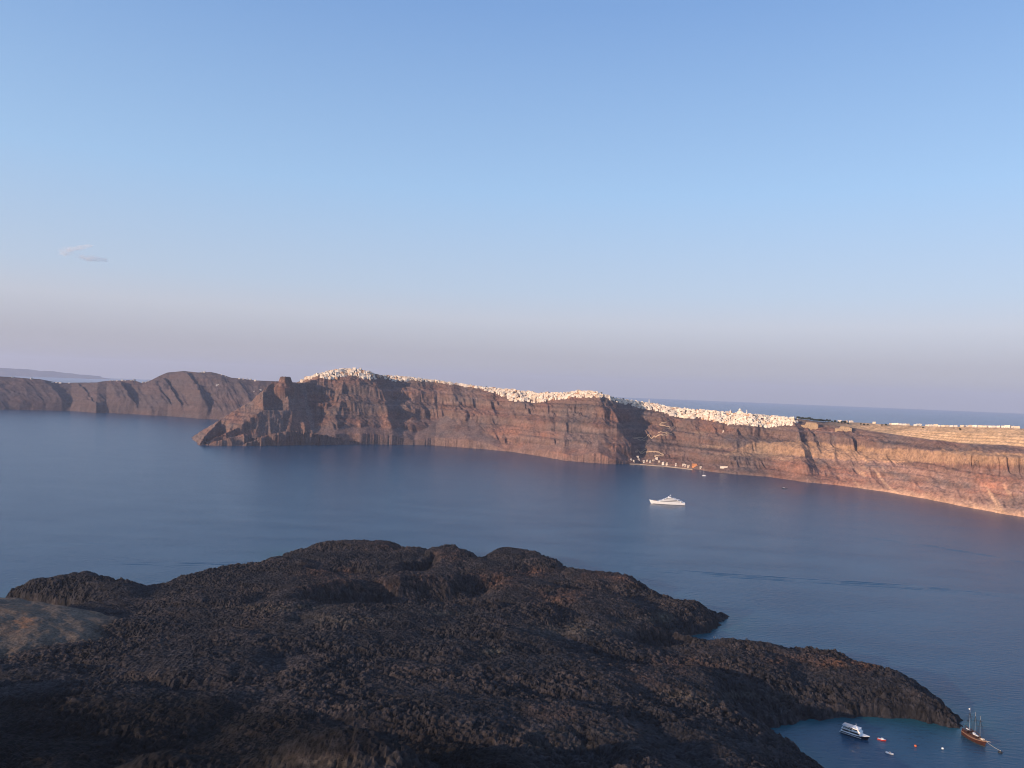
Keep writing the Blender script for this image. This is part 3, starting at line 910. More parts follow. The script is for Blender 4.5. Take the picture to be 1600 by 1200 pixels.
def hit(px, py, r0=1700, r1=6200, fn=None):
    """first point of the terrain along the ray through a pixel"""
    d = ray(px, py)
    r = np.arange(r0, r1, 3.0)
    Zr = (fn or thira_height)(d[0] * r, d[1] * r)[0]
    k = np.nonzero(Zr >= H_CAM + d[2] * r)[0]
    if len(k) == 0:
        return None
    rr = r[k[0]]
    return np.array([d[0] * rr, d[1] * rr, Zr[k[0]]])


tx = [468, 490, 505, 520, 545, 560, 575, 585, 600, 620, 650, 680, 720, 745, 760, 790, 800, 815, 840, 870, 900, 930, 948, 965, 1000, 1030, 1060, 1090, 1130, 1160, 1200, 1235, 1248]
tu = [585, 577, 575, 573, 571, 573, 578, 583, 583, 583, 586, 590, 596, 600, 602, 604, 604, 605, 610, 611, 608, 610, 615, 619, 625, 630, 634, 637, 641, 642, 646, 650, 653]
tl = [586, 585, 589, 591, 585, 587, 590, 590, 590, 595, 593, 595, 601, 604, 609, 617, 624, 626, 627, 622, 619, 618, 620, 627, 635, 641, 650, 652, 660, 662, 665, 662, 658]
spots = []
for px in np.arange(470, 1247, 0.5):
    u = np.interp(px, tx, tu); l = np.interp(px, tx, tl)
    if 583 < px < 612 and random.random() < 0.5:
        continue
    k = max(1.6, (l - u) / 3.0)
    n = int(k) + (random.random() < k % 1)
    for j in range(n):
        if random.random() < 0.40:
            spots.append((px + random.uniform(-1, 1), u + (l - u) * random.random()))
cand = []
occupied = {}
for px, py in spots:
    p = hit(px, py + 2.0)
    if p is None:
        # nothing along that ray: stand it on the rim under the pixel
        for e in range(3, 12, 2):
            p = hit(px, py + e)
            if p is not None:
                break
    if p is None:
        continue
    key = (round(p[0] / 6), round(p[1] / 6))
    if key in occupied:
        continue
    occupied[key] = 1
    cand.append(p)
# the scattered long buildings along the right skyline
for px, py, w in ((1312, 660, 8), (1322, 661, 10), (1330, 662, 8), (1366, 663, 11), (1392, 665, 9), (1396, 665, 9), (1401, 666, 9), (1407, 666, 9), (1413, 667, 9), (1418, 667, 8), (1430, 668, 8), (1436, 668, 8), (1449, 669, 8), (1454, 669, 8),
                  (1462, 669, 6), (1468, 670, 8), (1473, 670, 8), (1479, 671, 8), (1487, 671, 8), (1493, 671, 8), (1503, 671, 6), (1509, 671, 8), (1516, 672, 7), (1523, 672, 7), (1531, 673, 7), (1538, 673, 8), (1545, 673, 7), (1552, 673, 6), (1560, 674, 8), (1568, 674, 8),
                  (1575, 675, 8), (1582, 675, 7), (1589, 676, 8)):
    t_ = theta(px, py); d = ray(px, py); r = np.interp(t_, mw_t, mw_r) + np.interp(t_, mr_t, mr_T) + random.uniform(128, 165)
    x, y = d[0] * r, d[1] * r
    z = float(thira_height(np.array([x]), np.array([y]))[0][0])
    cand.append(np.array([x, y, z]))
# plan the houses, then the 300 that show largest become things and the rest one mass
plans = []
for p in cand:
    px, py = project(np.array(p[0]), np.array(p[1]), np.array(p[2]))
    px = float(px); py = float(py)
    ki = random.choices((0, 1, 2), (0.5, 0.22, 0.28))[0]
    pi = random.choices((0, 1, 2), (0.72, 0.22, 0.06))[0]
    v = random.randrange(len(KM[ki, pi]))
    s = random.uniform(0.6, 1.0)
    if px > 1300:
        ki, pi, v, s = 0, random.choices((0, 1), (0.7, 0.3))[0], 1, random.uniform(0.65, 1.05)
    rz = -math.atan2(p[0], p[1]) + random.uniform(-0.5, 0.5)
    r = math.hypot(p[0], p[1])
    plans.append((s * (1.0 + 0.25 * v) / r, px, py, p, ki, pi, v, s, rz))
zones = [(480, 592, 'on the high summit at the left end of the town', 'houses on the high left summit'),
         (592, 745, 'on the rim between the high summit and the saddle', 'houses along the rim right of the summit'),
         (745, 955, 'in the hillside cluster above the tall bare cliff', 'houses of the middle hillside cluster'),
         (955, 1062, 'on the narrow rim above the zigzag path', 'houses on the rim above the zigzag path'),
         (1062, 1300, 'in the broad dense town left of the dark trees', 'houses of the broad dense town'),
         (1300, 2000, 'in the row along the tan plateau skyline', 'houses along the plateau skyline')]
plans.sort(key=lambda t: -t[0])
N_IND = 262
indiv = plans[:N_IND]; mass = plans[N_IND:]
for _, px, py, p, ki, pi, v, s, rz in indiv:
    o = bpy.data.objects.new(kinds[ki][1], KM[ki, pi][v]); COL.objects.link(o)
    o.location = p + np.array([0, 0, 0.6]); o.rotation_euler = (0, 0, rz); o.scale = (s * random.uniform(.85, 1.3), s * random.uniform(.85, 1.2), s * random.uniform(.8, 1.15))
    zn = next((z for z in zones if z[0] <= px < z[1]), zones[0])
    tag(o, f'small {paints[pi][0]} {kinds[ki][0]} house {zn[2]}', 'house', zn[3])
V = []; FF = []; MI = []
for _, px, py, p, ki, pi, v, s, rz in mass:
    mb = kinds[ki][2][v]; b = len(V); cz, sz = math.cos(rz), math.sin(rz)
    fx, fy, fz = s * random.uniform(.85, 1.3), s * random.uniform(.85, 1.2), s * random.uniform(.8, 1.15)
    for x, y, z in mb.v:
        x *= fx; y *= fy
        V.append((p[0] + x * cz - y * sz, p[1] + x * sz + y * cz, p[2] + .6 + z * fz))
    FF += [[i + b for i in f_] for f_ in mb.f]
    MI += [3 if k else pi for k in mb.mi]
mm = MB(); mm.v = V; mm.f = FF; mm.mi = MI
if V:
    o = mm.build('town_houses', [M_WHITE, M_CREAM, M_OCHRE, M_GAP])
    tag(o, 'hundreds of tiny white houses packed along the far cliff top', 'houses', kind='stuff')
print('houses', len(plans), 'mass', len(mass))


def ground(px, py, fn=None, **k):
    for e in range(0, 14):
        p = hit(px, py + e, fn=fn, **k)
        if p is not None:
            return p
    raise RuntimeError((px, py))


def face(p):
    return -math.atan2(p[0], p[1])


# domed church, bell tower, chapel and other single buildings
p = ground(1156, 643)
t = empty('domed_church', p, face(p))
tag(t, 'large domed white church rising above the roofs of the dense town', 'church')
mb = MB(); mb.box(-11, 11, -8, 8, -9, 9); mb.box(-5, 5, -9.2, -8.01, -9, 11, 0); mb.box(-7, 7, -5, 5, 9.003, 12, 0); mb.build('nave', M_WHITE, t)
mb = MB(); mb.lathe([(5.2, 12.003), (5.2, 15), (5.4, 15.2), (5.0, 17), (4.0, 19), (2.4, 20.4), (0.6, 21), (.3, 22.5)], 16); mb.build('dome', M_WHITE, t, True)
for nm, px, py, lab, hh in (('bell_tower', 1166.5, 645, 'slim white bell tower just right of the domed church', 19), ('bell_tower', 1014, 628, 'thin white bell tower spiking above the narrow rim', 22), ('bell_tower', 1141, 644, 'short white bell tower left of the domed church', 14)):
    p = ground(px, py); t = empty(nm, p, face(p)); tag(t, lab, 'bell tower')
    mb = MB(); mb.box(-2, 2, -2, 2, -9, hh * .62)
    for sx in (-1, 1):
        for sy in (-1, 1):
            mb.box(sx * 1.5 - .45, sx * 1.5 + .45, sy * 1.5 - .45, sy * 1.5 + .45, hh * .62 + .003, hh * .8)
    mb.box(-2.1, 2.1, -2.1, 2.1, hh * .8 + .003, hh * .84); mb.build('shaft', M_WHITE, t)
    mb = MB(); mb.lathe([(1.6, hh * .84 + .003), (1.5, hh * .9), (.8, hh * .96), (.15, hh)], 10); mb.build('cap', M_WHITE, t, True)
p = ground(1130, 674); t = empty('cliff_chapel', p, face(p)); tag(t, 'tiny white chapel alone on the brown slope below the town', 'chapel')
house_vault(4, 6, 3).build('walls', [M_WHITE, M_GAP], t)
for px, py, lab, w, fn in ((340, 602, 'lone white building on the far brown slope above the headland', 22, far_height), (407, 610, 'white chapel on the shoulder of the headland', 12, None), (397, 612, 'small white hut beside the headland chapel', 7, None)):
    if fn is None:
        p = hit(px, py, 3000, 4000) if hit(px, py, 3000, 4000) is not None else ground(px, py, far_height, r0=4300, r1=7000)
    else:
        p = ground(px, py, fn, r0=4300, r1=7000)
    o = bpy.data.objects.new('hillside_building', house_cube(w, 8, 4.5).mesh('hillside_building', [M_WHITE, M_GAP])); COL.objects.link(o)
    o.location = p; o.rotation_euler = (0, 0, face(p)); tag(o, lab, 'building')
# tiny buildings on the far ridge
fh = [(172, 594), (177, 594), (183, 594), (191, 594), (196, 594), (205, 593), (210, 594), (224, 597), (228, 596.5), (232, 596), (82, 598), (88, 598.5), (94, 599), (108, 599), (316, 582), (320, 582), (346, 585), (352, 588), (374, 592), (380, 592.5), (386, 593), (392, 593.5), (399, 594), (20, 589), (50, 591)]
for px, py in fh:
    p = ground(px, py, far_height, r0=4300, r1=7000)
    o = bpy.data.objects.new('ridge_house', KM[0, 0][random.randrange(3)]); COL.objects.link(o)
    s = random.uniform(.9, 1.6); o.location = p; o.rotation_euler = (0, 0, face(p) + random.uniform(-.5, .5)); o.scale = (s, s, s * .9)
    side = 'left of the round summit' if px < 240 else 'around the round summit'
    tag(o, f'tiny white house on the far brown ridge {side}', 'house', f'houses on the far ridge {side}')

# the little port at the foot of the cliff
port = [(986, 719, 'w', 9), (990, 721, 'w', 8), (996, 715, 'w', 12), (998, 719, 'w', 9), (1006, 722, 'w', 10), (1011, 721, 'c', 10), (1016, 722, 'w', 9), (1021, 720, 'c', 12), (1026, 717, 'w', 14), (1030, 722, 'c', 11), (1036, 724, 'w', 12), (1042, 725, 'c', 10),
        (1056, 727, 'w', 7), (1068, 727, 'w', 12), (1071, 728, 'w', 8), (1076, 729, 'c', 12), (1095, 731, 'w', 10)]
for px, py, c, w in port:
    p = ground(px, py)
    o = bpy.data.objects.new('port_building', house_cube(w * .72, 6, random.uniform(3, 5)).mesh('port_building', [M_WHITE if c == 'w' else M_CREAM, M_GAP])); COL.objects.link(o)
    o.location = p; o.rotation_euler = (0, 0, face(p) + random.uniform(-.3, .3))
    tag(o, ('white' if c == 'w' else 'cream') + ' block building at the small port below the zigzag path', 'building', 'buildings of the small port')
p = ground(1085, 729); t = empty('orange_warehouse', p, face(p)); tag(t, 'orange waterside building standing right of the white port buildings', 'building')
mb = MB(); mb.box(-9, 9, -5, 5, -5, 8); mb.box(9.01, 15, -4, 5, -5, 5); openings(mb, -9, 9, -4.98, 1, 4, 1.4, 2.4); openings(mb, -9, 9, -4.98, 4.7, 4, 1.4, 2.0); mb.build('walls', [M_ORANGE, M_GAP], t)
mb = MB(); mb.loft([[(-9.2, -5.3, 8.003), (-9.2, 5.3, 8.003), (-9.2, 0, 10)], [(9.2, -5.3, 8.003), (9.2, 5.3, 8.003), (9.2, 0, 10)]]); mb.build('roof', M_ORANGE, t)
p = ground(1131, 731); t = empty('shore_building', p, face(p)); tag(t, 'long low pale building alone on the shore right of the port', 'building')
mb = MB(); mb.box(-13, 13, -5, 5, -5, 4.5); openings(mb, -13, 13, -4.98, .8, 6, 1.4, 2.4); mb.build('walls', [M_WHITE, M_GAP], t)
mb = MB(); mb.box(-13.4, 13.4, -5.4, 5.4, 4.503, 5.1); mb.build('roof', M_CREAM, t)
# quay
mb = MB()
qp = [on_z(px, py, 0) for px, py in ((984, 725.5), (1000, 726), (1040, 729), (1062, 731.5), (1082, 734))]
sec = []
for k, p in enumerate(qp):
    d = p / np.linalg.norm(p[:2]); a_ = p - d * 6; b_ = p + d * 16
    sec.append([(a_[0], a_[1], -2), (b_[0], b_[1], -2), (b_[0], b_[1], 2.2), (a_[0], a_[1], 2.2)])
mb.loft(sec); o = mb.build('quay', M_PATH); tag(o, 'pale stone quay along the foot of the cliff', 'quay')
# fortress-like masonry at the edge right of the town
for px, py, w, h, lab in ((1268, 668, 44, 20, 'square tan masonry building on the cliff edge beside the dark trees'), (1321, 673, 40, 16, 'low tan masonry building on the cliff edge right of the trees')):
    p = ground(px, py); t = empty('masonry_building', p, face(p)); tag(t, lab, 'building')
    mb = MB(); mb.box(-w / 2, w / 2, -8, 12, -14, h * .55, 0, .4); mb.box(-w / 2 - 14, -w / 2 + .2, -5, 10, -14, h * .3, 0, .4)
    openings(mb, -w / 2, w / 2, -7.7, h * .15, 6, 1.4, 2.2); mb.build('walls', [M_STONE, M_GAP], t)
    mb = MB(); mb.box(-w / 2 + 3, w / 2 - 6, -3, 9, h * .55 + .003, h * .8); mb.build('upper_storey', M_STONE, t)

# zigzag path down the cliff: a ribbon lying on the rock
zig = [(1062, 650), (1042, 660), (1028, 664), (1050, 668), (1034, 672), (1058, 667), (1046, 676), (1026, 675), (1052, 678), (1018, 684), (986, 684), (1006, 688), (1014, 692), (1006, 697), (1012, 702), (990, 707), (1026, 706), (1040, 712), (1020, 713), (1030, 716)]
pts = []
for (ax, ay), (bx, by) in zip(zig[:-1], zig[1:]):
    n = max(2, int(abs(bx - ax) / 2))
    for k in range(n):
        pts.append((ax + (bx - ax) * k / n, ay + (by - ay) * k / n))
PP = [hit(*p) for p in pts]
PP = np.array([p for p in PP if p is not None])
K = np.ones(5) / 5
for ax in range(2):
    PP[2:-2, ax] = np.convolve(PP[:, ax], K, 'valid')
PP[:, 2] = thira_height(PP[:, 0], PP[:, 1])[0]
mb = MB(); sec = []
for k, p in enumerate(PP):
    d = p[:2] / np.linalg.norm(p[:2])
    a_ = p[:2] - d * 2.0; b_ = p[:2] + d * 3.5
    zt = p[2] + 1.6
    sec.append([(a_[0], a_[1], zt - 5), (b_[0], b_[1], zt - 5), (b_[0], b_[1], zt), (a_[0], a_[1], zt)])
mb.loft(sec); o = mb.build('path', M_PATH); tag(o, kind='structure')


# ------------------------------------------------------------------ trees on the rim
def tree_meshes(seed):
    g = random.Random(seed)
    mb = MB(); mb.tube((0, 0, -2), (0, 0, 3.2), .35, .22, 7)
    for k in range(4):
        t = k * 1.6 + g.random(); mb.tube((0, 0, 2 + .25 * k), (1.4 * math.cos(t), 1.4 * math.sin(t), 4 + .4 * k), .16, .06, 5)
    tr = mb.mesh('trunk', M_BARK)
    mb = MB()
    for k in range(300):
        while True:
            v = Vector((g.uniform(-1, 1), g.uniform(-1, 1), g.uniform(-1, 1)))
            if .35 < v.length < 1:
                break
        lump = 1 + .25 * math.sin(3 * v.x + seed) * math.cos(4 * v.y)
        c = Vector((v.x * 3.2 * lump, v.y * 3.2 * lump, 5 + v.z * 2.6))
        a = Vector((g.uniform(-1, 1), g.uniform(-1, 1), g.uniform(-1, 1))).normalized(); b = a.orthogonal().normalized(); s = g.uniform(.35, .7)
        mb.add([c + a * s, c + b * s, c - a * s, c - b * s], [(0, 1, 2, 3)])
    return tr, mb.mesh('crown', M_LEAF)


TM = [tree_meshes(s) for s in (1, 2, 3)]
tree_px = [(1246 + 2.1 * k, 652.5 + 0.17 * k * 2.1 * .7 + random.uniform(-1, 1.5)) for k in range(25)] + [(1300 + 5 * k, 659 + k * .6) for k in range(6)]
tree_px2 = [(966, 616), (974, 620), (958, 619), (853, 609), (846, 607), (752, 603), (760, 604), (940, 613), (1345, 663), (1350, 664), (1356, 664), (1378, 665), (1384, 665), (1442, 669), (1500, 672)]
for i, (px, py) in enumerate(tree_px + tree_px2):
    first = i < len(tree_px)
    p = ground(px, py + 1.5)
    t = empty('rim_tree', p, random.uniform(0, 6)); s = random.uniform(1.0, 1.7) if first else random.uniform(.8, 1.2)
    t.scale = (s * 1.1, s * 1.1, s)
    tr, cr = TM[i % 3]
    for nm, me in (('trunk', tr), ('crown', cr)):
        c = bpy.data.objects.new(nm, me); COL.objects.link(c); c.parent = t
    if first:
        tag(t, 'dark rounded tree in the grove at the right end of the dense town', 'tree', 'dark grove at the right end of the town')
    elif px > 1300:
        tag(t, 'dark tree among the houses of the plateau skyline', 'tree', 'trees along the plateau skyline')
    else:
        tag(t, 'dark tree on the town skyline left of the thin bell tower', 'tree', 'trees on the town skyline')

# ------------------------------------------------------------------ boats
B_WHITE = solid('white_gelcoat', (0.80, 0.80, 0.79), 0.3, 0.04, 0.2)
B_NAVY = solid('navy_hull_paint', (0.012, 0.016, 0.035), 0.3, 0.1, 0.3)
B_GLASS = solid('dark_glass', (0.012, 0.014, 0.02), 0.1, 0.1, 0.5)
B_TEAK = solid('teak_deck', (0.26, 0.14, 0.085), 0.7, 0.12, 1.0)
B_WOOD = solid('varnished_hull', (0.052, 0.019, 0.013), 0.4, 0.15, 0.5)
B_RED = solid('red_paint', (0.52, 0.05, 0.035), 0.45, 0.1, 0.8)
B_ORANGE = solid('orange_buoy', (0.65, 0.14, 0.05), 0.5, 0.1, 0.8)
B_YELLOW = solid('yellow_paint', (0.70, 0.52, 0.08), 0.5, 0.1, 0.8)
B_DARK = solid('black_rubber', (0.02, 0.02, 0.022), 0.6, 0.1, 0.8)
B_GREY = solid('grey_canvas', (0.42, 0.42, 0.43), 0.8, 0.1, 0.8)
B_ROPE = solid('rope', (0.45, 0.42, 0.36), 0.9, 0.1, 1.0)
B_SPAR = solid('pale_spar', (0.62, 0.52, 0.42), 0.5, 0.1, 0.4)


def hull_sections(L, B, D, keel, rake, stern=0.85, sheer=0.35, n=18):
    """closed sections from stern (-L/2) to bow (+L/2): deck edge at D, sheer rising to the bow"""
    secs = []
    for i in range(n):
        u = i / (n - 1)
        fullness = stern + (1 - stern) * min(1, u / .35) if u < .35 else 1.0
        taper = 1.0 if u < .5 else max(0.015, 1 - ((u - .5) / .5) ** 2.1)
        hb = B / 2 * fullness * taper
        top = D + sheer * D * max(0, (u - .45) / .55) ** 1.8 + 0.12 * D * max(0, .3 - u)
        xb = -L / 2 + u * (L - rake); xt = -L / 2 + u * L
        k = hb * (.86 - .35 * max(0, u - .5) * 2)
        secs.append([(xb, -k * .55, keel), (xb * .5 + xt * .5, -k, 0.0), (xt, -hb, top), (xt, hb, top), (xb * .5 + xt * .5, k, 0.0), (xb, k * .55, keel)])
    return secs


def heading(p0, p1):
    return math.atan2(p1[1] - p0[1], p1[0] - p0[0])


def make_yacht():
    bow = on_z(1015, 786.5, 0); st = on_z(1069, 789.3, 0)
    c = (bow + st) / 2; L = np.linalg.norm(bow - st) * 1.03
    t = empty('motor_yacht', c, heading(st, bow))
    tag(t, 'large white motor yacht with stepped decks anchored in the open bay', 'yacht')
    MB().loft(hull_sections(L, 14, 6.2, -1.5, 9, .9, .5, 24)).build('hull', B_WHITE, t)
    mb = MB(); mb.loft([[(x, s * w, z) for s, z in ((-1, -.3), (-1, .55), (1, .55), (1, -.3))] for x, w in ((-L * .5 - .1, 5.9), (-L * .1, 6.25), (L * .2, 5.6), (L * .36, 2.6), (L * .41, .3))])
    mb.build('boot_stripe', B_NAVY, t)
    d = MB()
    d.box(-L * .40, L * .26, -5.6, 5.6, 6.2, 9.2, 0, .15, 1, 6)
    d.box(-L * .43, L * .20, -6.0, 6.0, 9.203, 9.6)
    d.box(-L * .31, L * .15, -5.0, 5.0, 9.603, 12.4, 0, .15, 1, 5)
    d.box(-L * .35, L * .10, -5.4, 5.4, 12.403, 12.8)
    d.box(-L * .20, L * .06, -4.2, 4.2, 12.803, 15.4, 0, .2, 1, 4)
    d.box(-L * .24, L * .03, -4.5, 4.5, 15.403, 15.8)
    d.box(-L * .12, -L * .01, -2.6, 2.6, 15.803, 17.6, 0, .3, .5, 2)
    d.build('superstructure', B_WHITE, t)
    for (x0, x1, y, z0, z1) in ((-L * .36, L * .19, 5.62, 7.1, 8.4), (-L * .28, L * .10, 5.02, 10.4, 11.7), (-L * .18, L * .03, 4.22, 13.4, 14.7)):
        mb = MB(); mb.box(x0, x1, -y, -y + .4, z0, z1); mb.box(x0, x1, y - .4, y, z0, z1); mb.build('window_band', B_GLASS, t)
    mb = MB(); mb.box(-L * .505, -L * .43, -5.0, 5.0, 1.0, 2.2); mb.build('swim_platform', B_TEAK, t)
    mb = MB(); mb.box(-L * .42, -L * .385, -5.2, 5.2, 6.9, 7.2); mb.box(L * .28, L * .40, -3, 3, 8.0, 8.3); mb.build('deck', B_TEAK, t)
    mb = MB(); mb.tube((-L * .07, 0, 17.6), (-L * .10, 0, 24), .55, .25, 8); mb.box(-L * .115, -L * .065, -2.6, 2.6, 20.6, 21.0); mb.lathe([(.2, 0), (1.0, .3), (1.1, 1.0), (.7, 1.7), (.1, 2)], 10, 0, (-L * .04, 2.0, 17.6)); mb.lathe([(.2, 0), (1.0, .3), (1.1, 1.0), (.7, 1.7), (.1, 2)], 10, 0, (-L * .04, -2.0, 17.6)); mb.build('radar_mast', B_WHITE, t)


make_yacht()


def make_ferry():
    st = on_z(1317, 1144, 0); bow = on_z(1357, 1157, 0)
    c = (bow + st) / 2; L = np.linalg.norm(bow - st) * 1.08
    t = empty('excursion_boat', c, heading(st, bow))
    tag(t, 'white two deck excursion boat with dark hull in the lava cove', 'boat')
    B = 7.4
    MB().loft(hull_sections(L, B, 2.1, -.8, 3.0, .9, .55, 20)).build('hull', B_NAVY, t)
    mb = MB()
    secs = hull_sections(L * 1.004, B + .12, 2.1, -.8, 3.0, .9, .55, 20)
    mb.loft([[(s[2][0], s[2][1], s[2][2] - .06), (s[2][0], s[2][1], s[2][2] + .35), (s[3][0], s[3][1], s[3][2] + .35), (s[3][0], s[3][1], s[3][2] - .06)] for s in secs]); mb.build('bulwark', B_WHITE, t)
    d = MB(); d.box(-L * .45, L * .24, -3.4, 3.4, 2.3, 4.6, 0, .05, 0, 1.6); d.box(-L * .47, L * .22, -3.65, 3.65, 4.603, 4.85); d.build('main_cabin', B_WHITE, t)
    d = MB(); d.box(-L * .08, L * .20, -2.9, 2.9, 4.853, 6.9, 0, .15, .2, 1.6); d.box(-L * .10, L * .17, -3.1, 3.1, 6.903, 7.1); d.build('wheelhouse', B_WHITE, t)
    d = MB()
    for sy in (-1, 1):
        y0, y1 = sorted((sy * 3.42, sy * 3.3)); d.box(-L * .43, -L * .19, y0, y1, 3.0, 4.15); d.box(-L * .17, L * .17, y0, y1, 3.0, 4.15)
        y0, y1 = sorted((sy * 2.86, sy * 2.6)); d.box(-L * .06, L * .10, y0, y1, 5.4, 6.3)
    d.build('window_band', B_GLASS, t)
    d = MB()
    for sy in (-1, 1):
        y0, y1 = sorted((sy * 3.78, sy * 3.6)); d.box(-L * .46, L * .26, y0, y1, 1.0, 1.35)
    d.build('rubbing_strake', B_WHITE, t)
    d = MB()
    for k in range(5):
        for sy in (-1, 1):
            d.tube((-L * .45 + k * L * .085, sy * 3.3, 4.85), (-L * .45 + k * L * .085, sy * 3.3, 6.9), .06, n=6)
    d.box(-L * .46, -L * .105, -3.5, 3.5, 6.903, 7.02); d.build('awning', B_GREY, t)
    d = MB()
    for k in range(5):
        for sy in (-1, 1):
            y0, y1 = sorted((sy * .5, sy * 2.8)); d.box(-L * .43 + k * 1.9, -L * .43 + k * 1.9 + .5, y0, y1, 4.853, 5.3)
    d.build('bench', B_GLASS, t)
    d = MB(); d.tube((L * .02, 0, 7.1), (L * .0, 0, 10.4), .12, .06, 6); d.box(-L * .01, L * .01, -1.0, 1.0, 8.8, 8.95); d.box(L * .02, L * .09, -.8, .8, 7.103, 7.5); d.build('mast', B_WHITE, t)
    d = MB(); secs = hull_sections(L * .99, B * .9, 2.1, -.8, 3.0, .9, .55, 20)[13:]
    d.loft([[(s[2][0], s[2][1], s[2][2] + .36), (s[3][0], s[3][1], s[3][2] + .36), (s[3][0], s[3][1], s[3][2] + .4), (s[2][0], s[2][1], s[2][2] + .4)] for s in secs]); d.build('foredeck', B_WHITE, t)
    d = MB(); d.box(-L * .545, -L * .5 - .05, -2.6, 2.6, .5, .8); d.tube((-L * .54, -2.5, .8), (-L * .54, -2.5, 1.8), .05, n=6); d.tube((-L * .54, 2.5, .8), (-L * .54, 2.5, 1.8), .05, n=6); d.build('stern_platform', B_WHITE, t)


make_ferry()


def make_schooner():
    st = on_z(1507, 1148, 0); bow = on_z(1541, 1168, 0)
    c = (bow + st) / 2; L = np.linalg.norm(bow - st) * 1.04
    t = empty('sailing_ship', c, heading(st, bow))
    tag(t, 'reddish brown three masted wooden sailing ship at the tip of the lava', 'sailing ship')
    B = 8.0
    MB().loft(hull_sections(L, B, 3.2, -1.2, 4.5, .72, .5, 22)).build('hull', B_WOOD, t)
    secs = hull_sections(L * 1.003, B + .14, 3.2, -1.2, 4.5, .72, .5, 22)
    mb = MB(); mb.loft([[(s[2][0], s[2][1] * 1.0, s[2][2] - .35), (s[2][0], s[2][1] * 1.01, s[2][2] + .08), (s[3][0], s[3][1] * 1.01, s[3][2] + .08), (s[3][0], s[3][1] * 1.0, s[3][2] - .35)] for s in secs]); mb.build('gunwale', B_TEAK, t)
    mb = MB(); mb.loft([[(s[2][0] * .98, s[2][1] * .9, s[2][2] + .085), (s[3][0] * .98, s[3][1] * .9, s[3][2] + .085), (s[3][0] * .98, s[3][1] * .9, s[3][2] + .12), (s[2][0] * .98, s[2][1] * .9, s[2][2] + .12)] for s in secs[1:-2]]); mb.build('deck', B_TEAK, t)
    mb = MB(); mb.loft([[(x, s * w, z) for s, z in ((-1, -.3), (-1, .5), (1, .5), (1, -.3))] for x, w in ((-L * .5 - .02, 2.6), (-L * .2, 3.52), (L * .1, 3.5), (L * .3, 2.2), (L * .44, .3))]); mb.build('waterline_stripe', B_DARK, t)
    mb = MB(); mb.box(-L * .47, -L * .24, -2.9, 2.9, 3.6, 5.6, 0, .1); mb.box(-L * .485, -L * .22, -3.2, 3.2, 5.603, 5.8); mb.build('stern_cabin', B_WOOD, t)
    mb = MB(); mb.box(-L * .16, L * .14, -2.2, 2.2, 3.6, 5.0, 0, .1); mb.build('deckhouse', B_WOOD, t)
    for x, y in ((-L * .36, 0.3), (-L * .09, .9), (-L * .02, -.6), (L * .08, -.2)):
        zt = 5.803 if x < -L * .2 else 5.003
        mb = MB(); mb.box(x - 1.2, x + 1.2, y - .6, y + .6, zt, zt + .5, 0, .1); mb.build('life_raft', B_WHITE, t)
    mb = MB(); mb.box(L * .27, L * .37, -1.1, 1.1, 4.4, 5.4, 0, .15); mb.build('fore_hatch', B_CREAM if False else B_SPAR, t)
    for k, (x, h) in enumerate(((-L * .27, 24), (-L * .02, 23), (L * .2, 22))):
        mb = MB(); mb.tube((x, 0, 3.2), (x, 0, h), .13, .05, 8); ms = mb.build('mast', B_SPAR if k else B_WHITE, t)
        mb = MB(); mb.tube((x - .2, 0, 6.6), (x - L * .2, 0, 7.4), .14, .09, 6); mb.tube((x - .2, 0, 7.0), (x - L * .19, 0, 7.75), .26, .2, 6); mb.build('boom', B_WOOD, ms)
        mb = MB()
        for yy in ((h * .62, h * .8) if k == 2 else (h * .7,)):
            mb.tube((x + .2, -2.8 + (yy > h * .75) * .6, yy), (x + .2, 2.8 - (yy > h * .75) * .6, yy), .09, n=6)
        mb.build('yard', B_WOOD, ms)
        mb = MB()
        for sy in (-1, 1):
            for dx in (-1.4, 0, 1.4):
                mb.tube((x + dx, sy * 3.6, 3.7), (x, 0, h * .86), .055, n=4)
        mb.build('shroud', B_DARK, ms)
    mb = MB(); mb.tube((L * .46, 0, 5.0), (L * .46 + 5, 0, 6.2), .2, .1, 8); mb.build('bowsprit', B_SPAR, t)
    mb = MB(); mb.tube((L * .46 + 4.8, 0, 6.15), (L * .2, 0, 21), .035, n=4); mb.tube((L * .46 + 2.5, 0, 5.6), (L * .2, 0, 16), .035, n=4); mb.tube((L * .2, 0, 21.5), (-L * .02, 0, 22), .03, n=4); mb.tube((-L * .02, 0, 22), (-L * .27, 0, 23), .03, n=4); mb.tube((-L * .27, 0, 23.4), (-L * .5, 0, 5.8), .035, n=4); mb.build('rigging', B_DARK, t)
    mb = MB(); mb.box(-L * .27 - 1.4, -L * .27 - .15, -.02, .02, 22.2, 23.2); mb.build('flag', B_WHITE, t)
    # its mooring buoy and the line to it
    b = on_z(1563, 1176, 0)
    bt = empty('mooring_buoy', b); tag(bt, 'dark mooring buoy out ahead of the sailing ship', 'buoy')
    MB().lathe([(.5, -.6), (1.5, -.2), (1.6, .5), (1.2, .9), (.3, 1.1)], 14).build('float', B_DARK, bt, True)
    MB().lathe([(.18, 1.1), (.18, 1.7), (.3, 1.75), (.3, 1.85)], 8).build('lifting_eye', B_GREY, bt)
    e = np.array(t.location) + np.array([math.cos(t.rotation_euler.z), math.sin(t.rotation_euler.z), 0]) * (L * .48)
    mb = MB()
    p0 = np.array([e[0], e[1], 4.6]); p1 = np.array([b[0], b[1], 1.6])
    pr = [p0 + (p1 - p0) * k / 10 + np.array([0, 0, -2.2 * (k / 10) * (1 - k / 10)]) for k in range(11)]
    for a_, b_ in zip(pr[:-1], pr[1:]):
        mb.tube(a_, b_, .11, n=6)
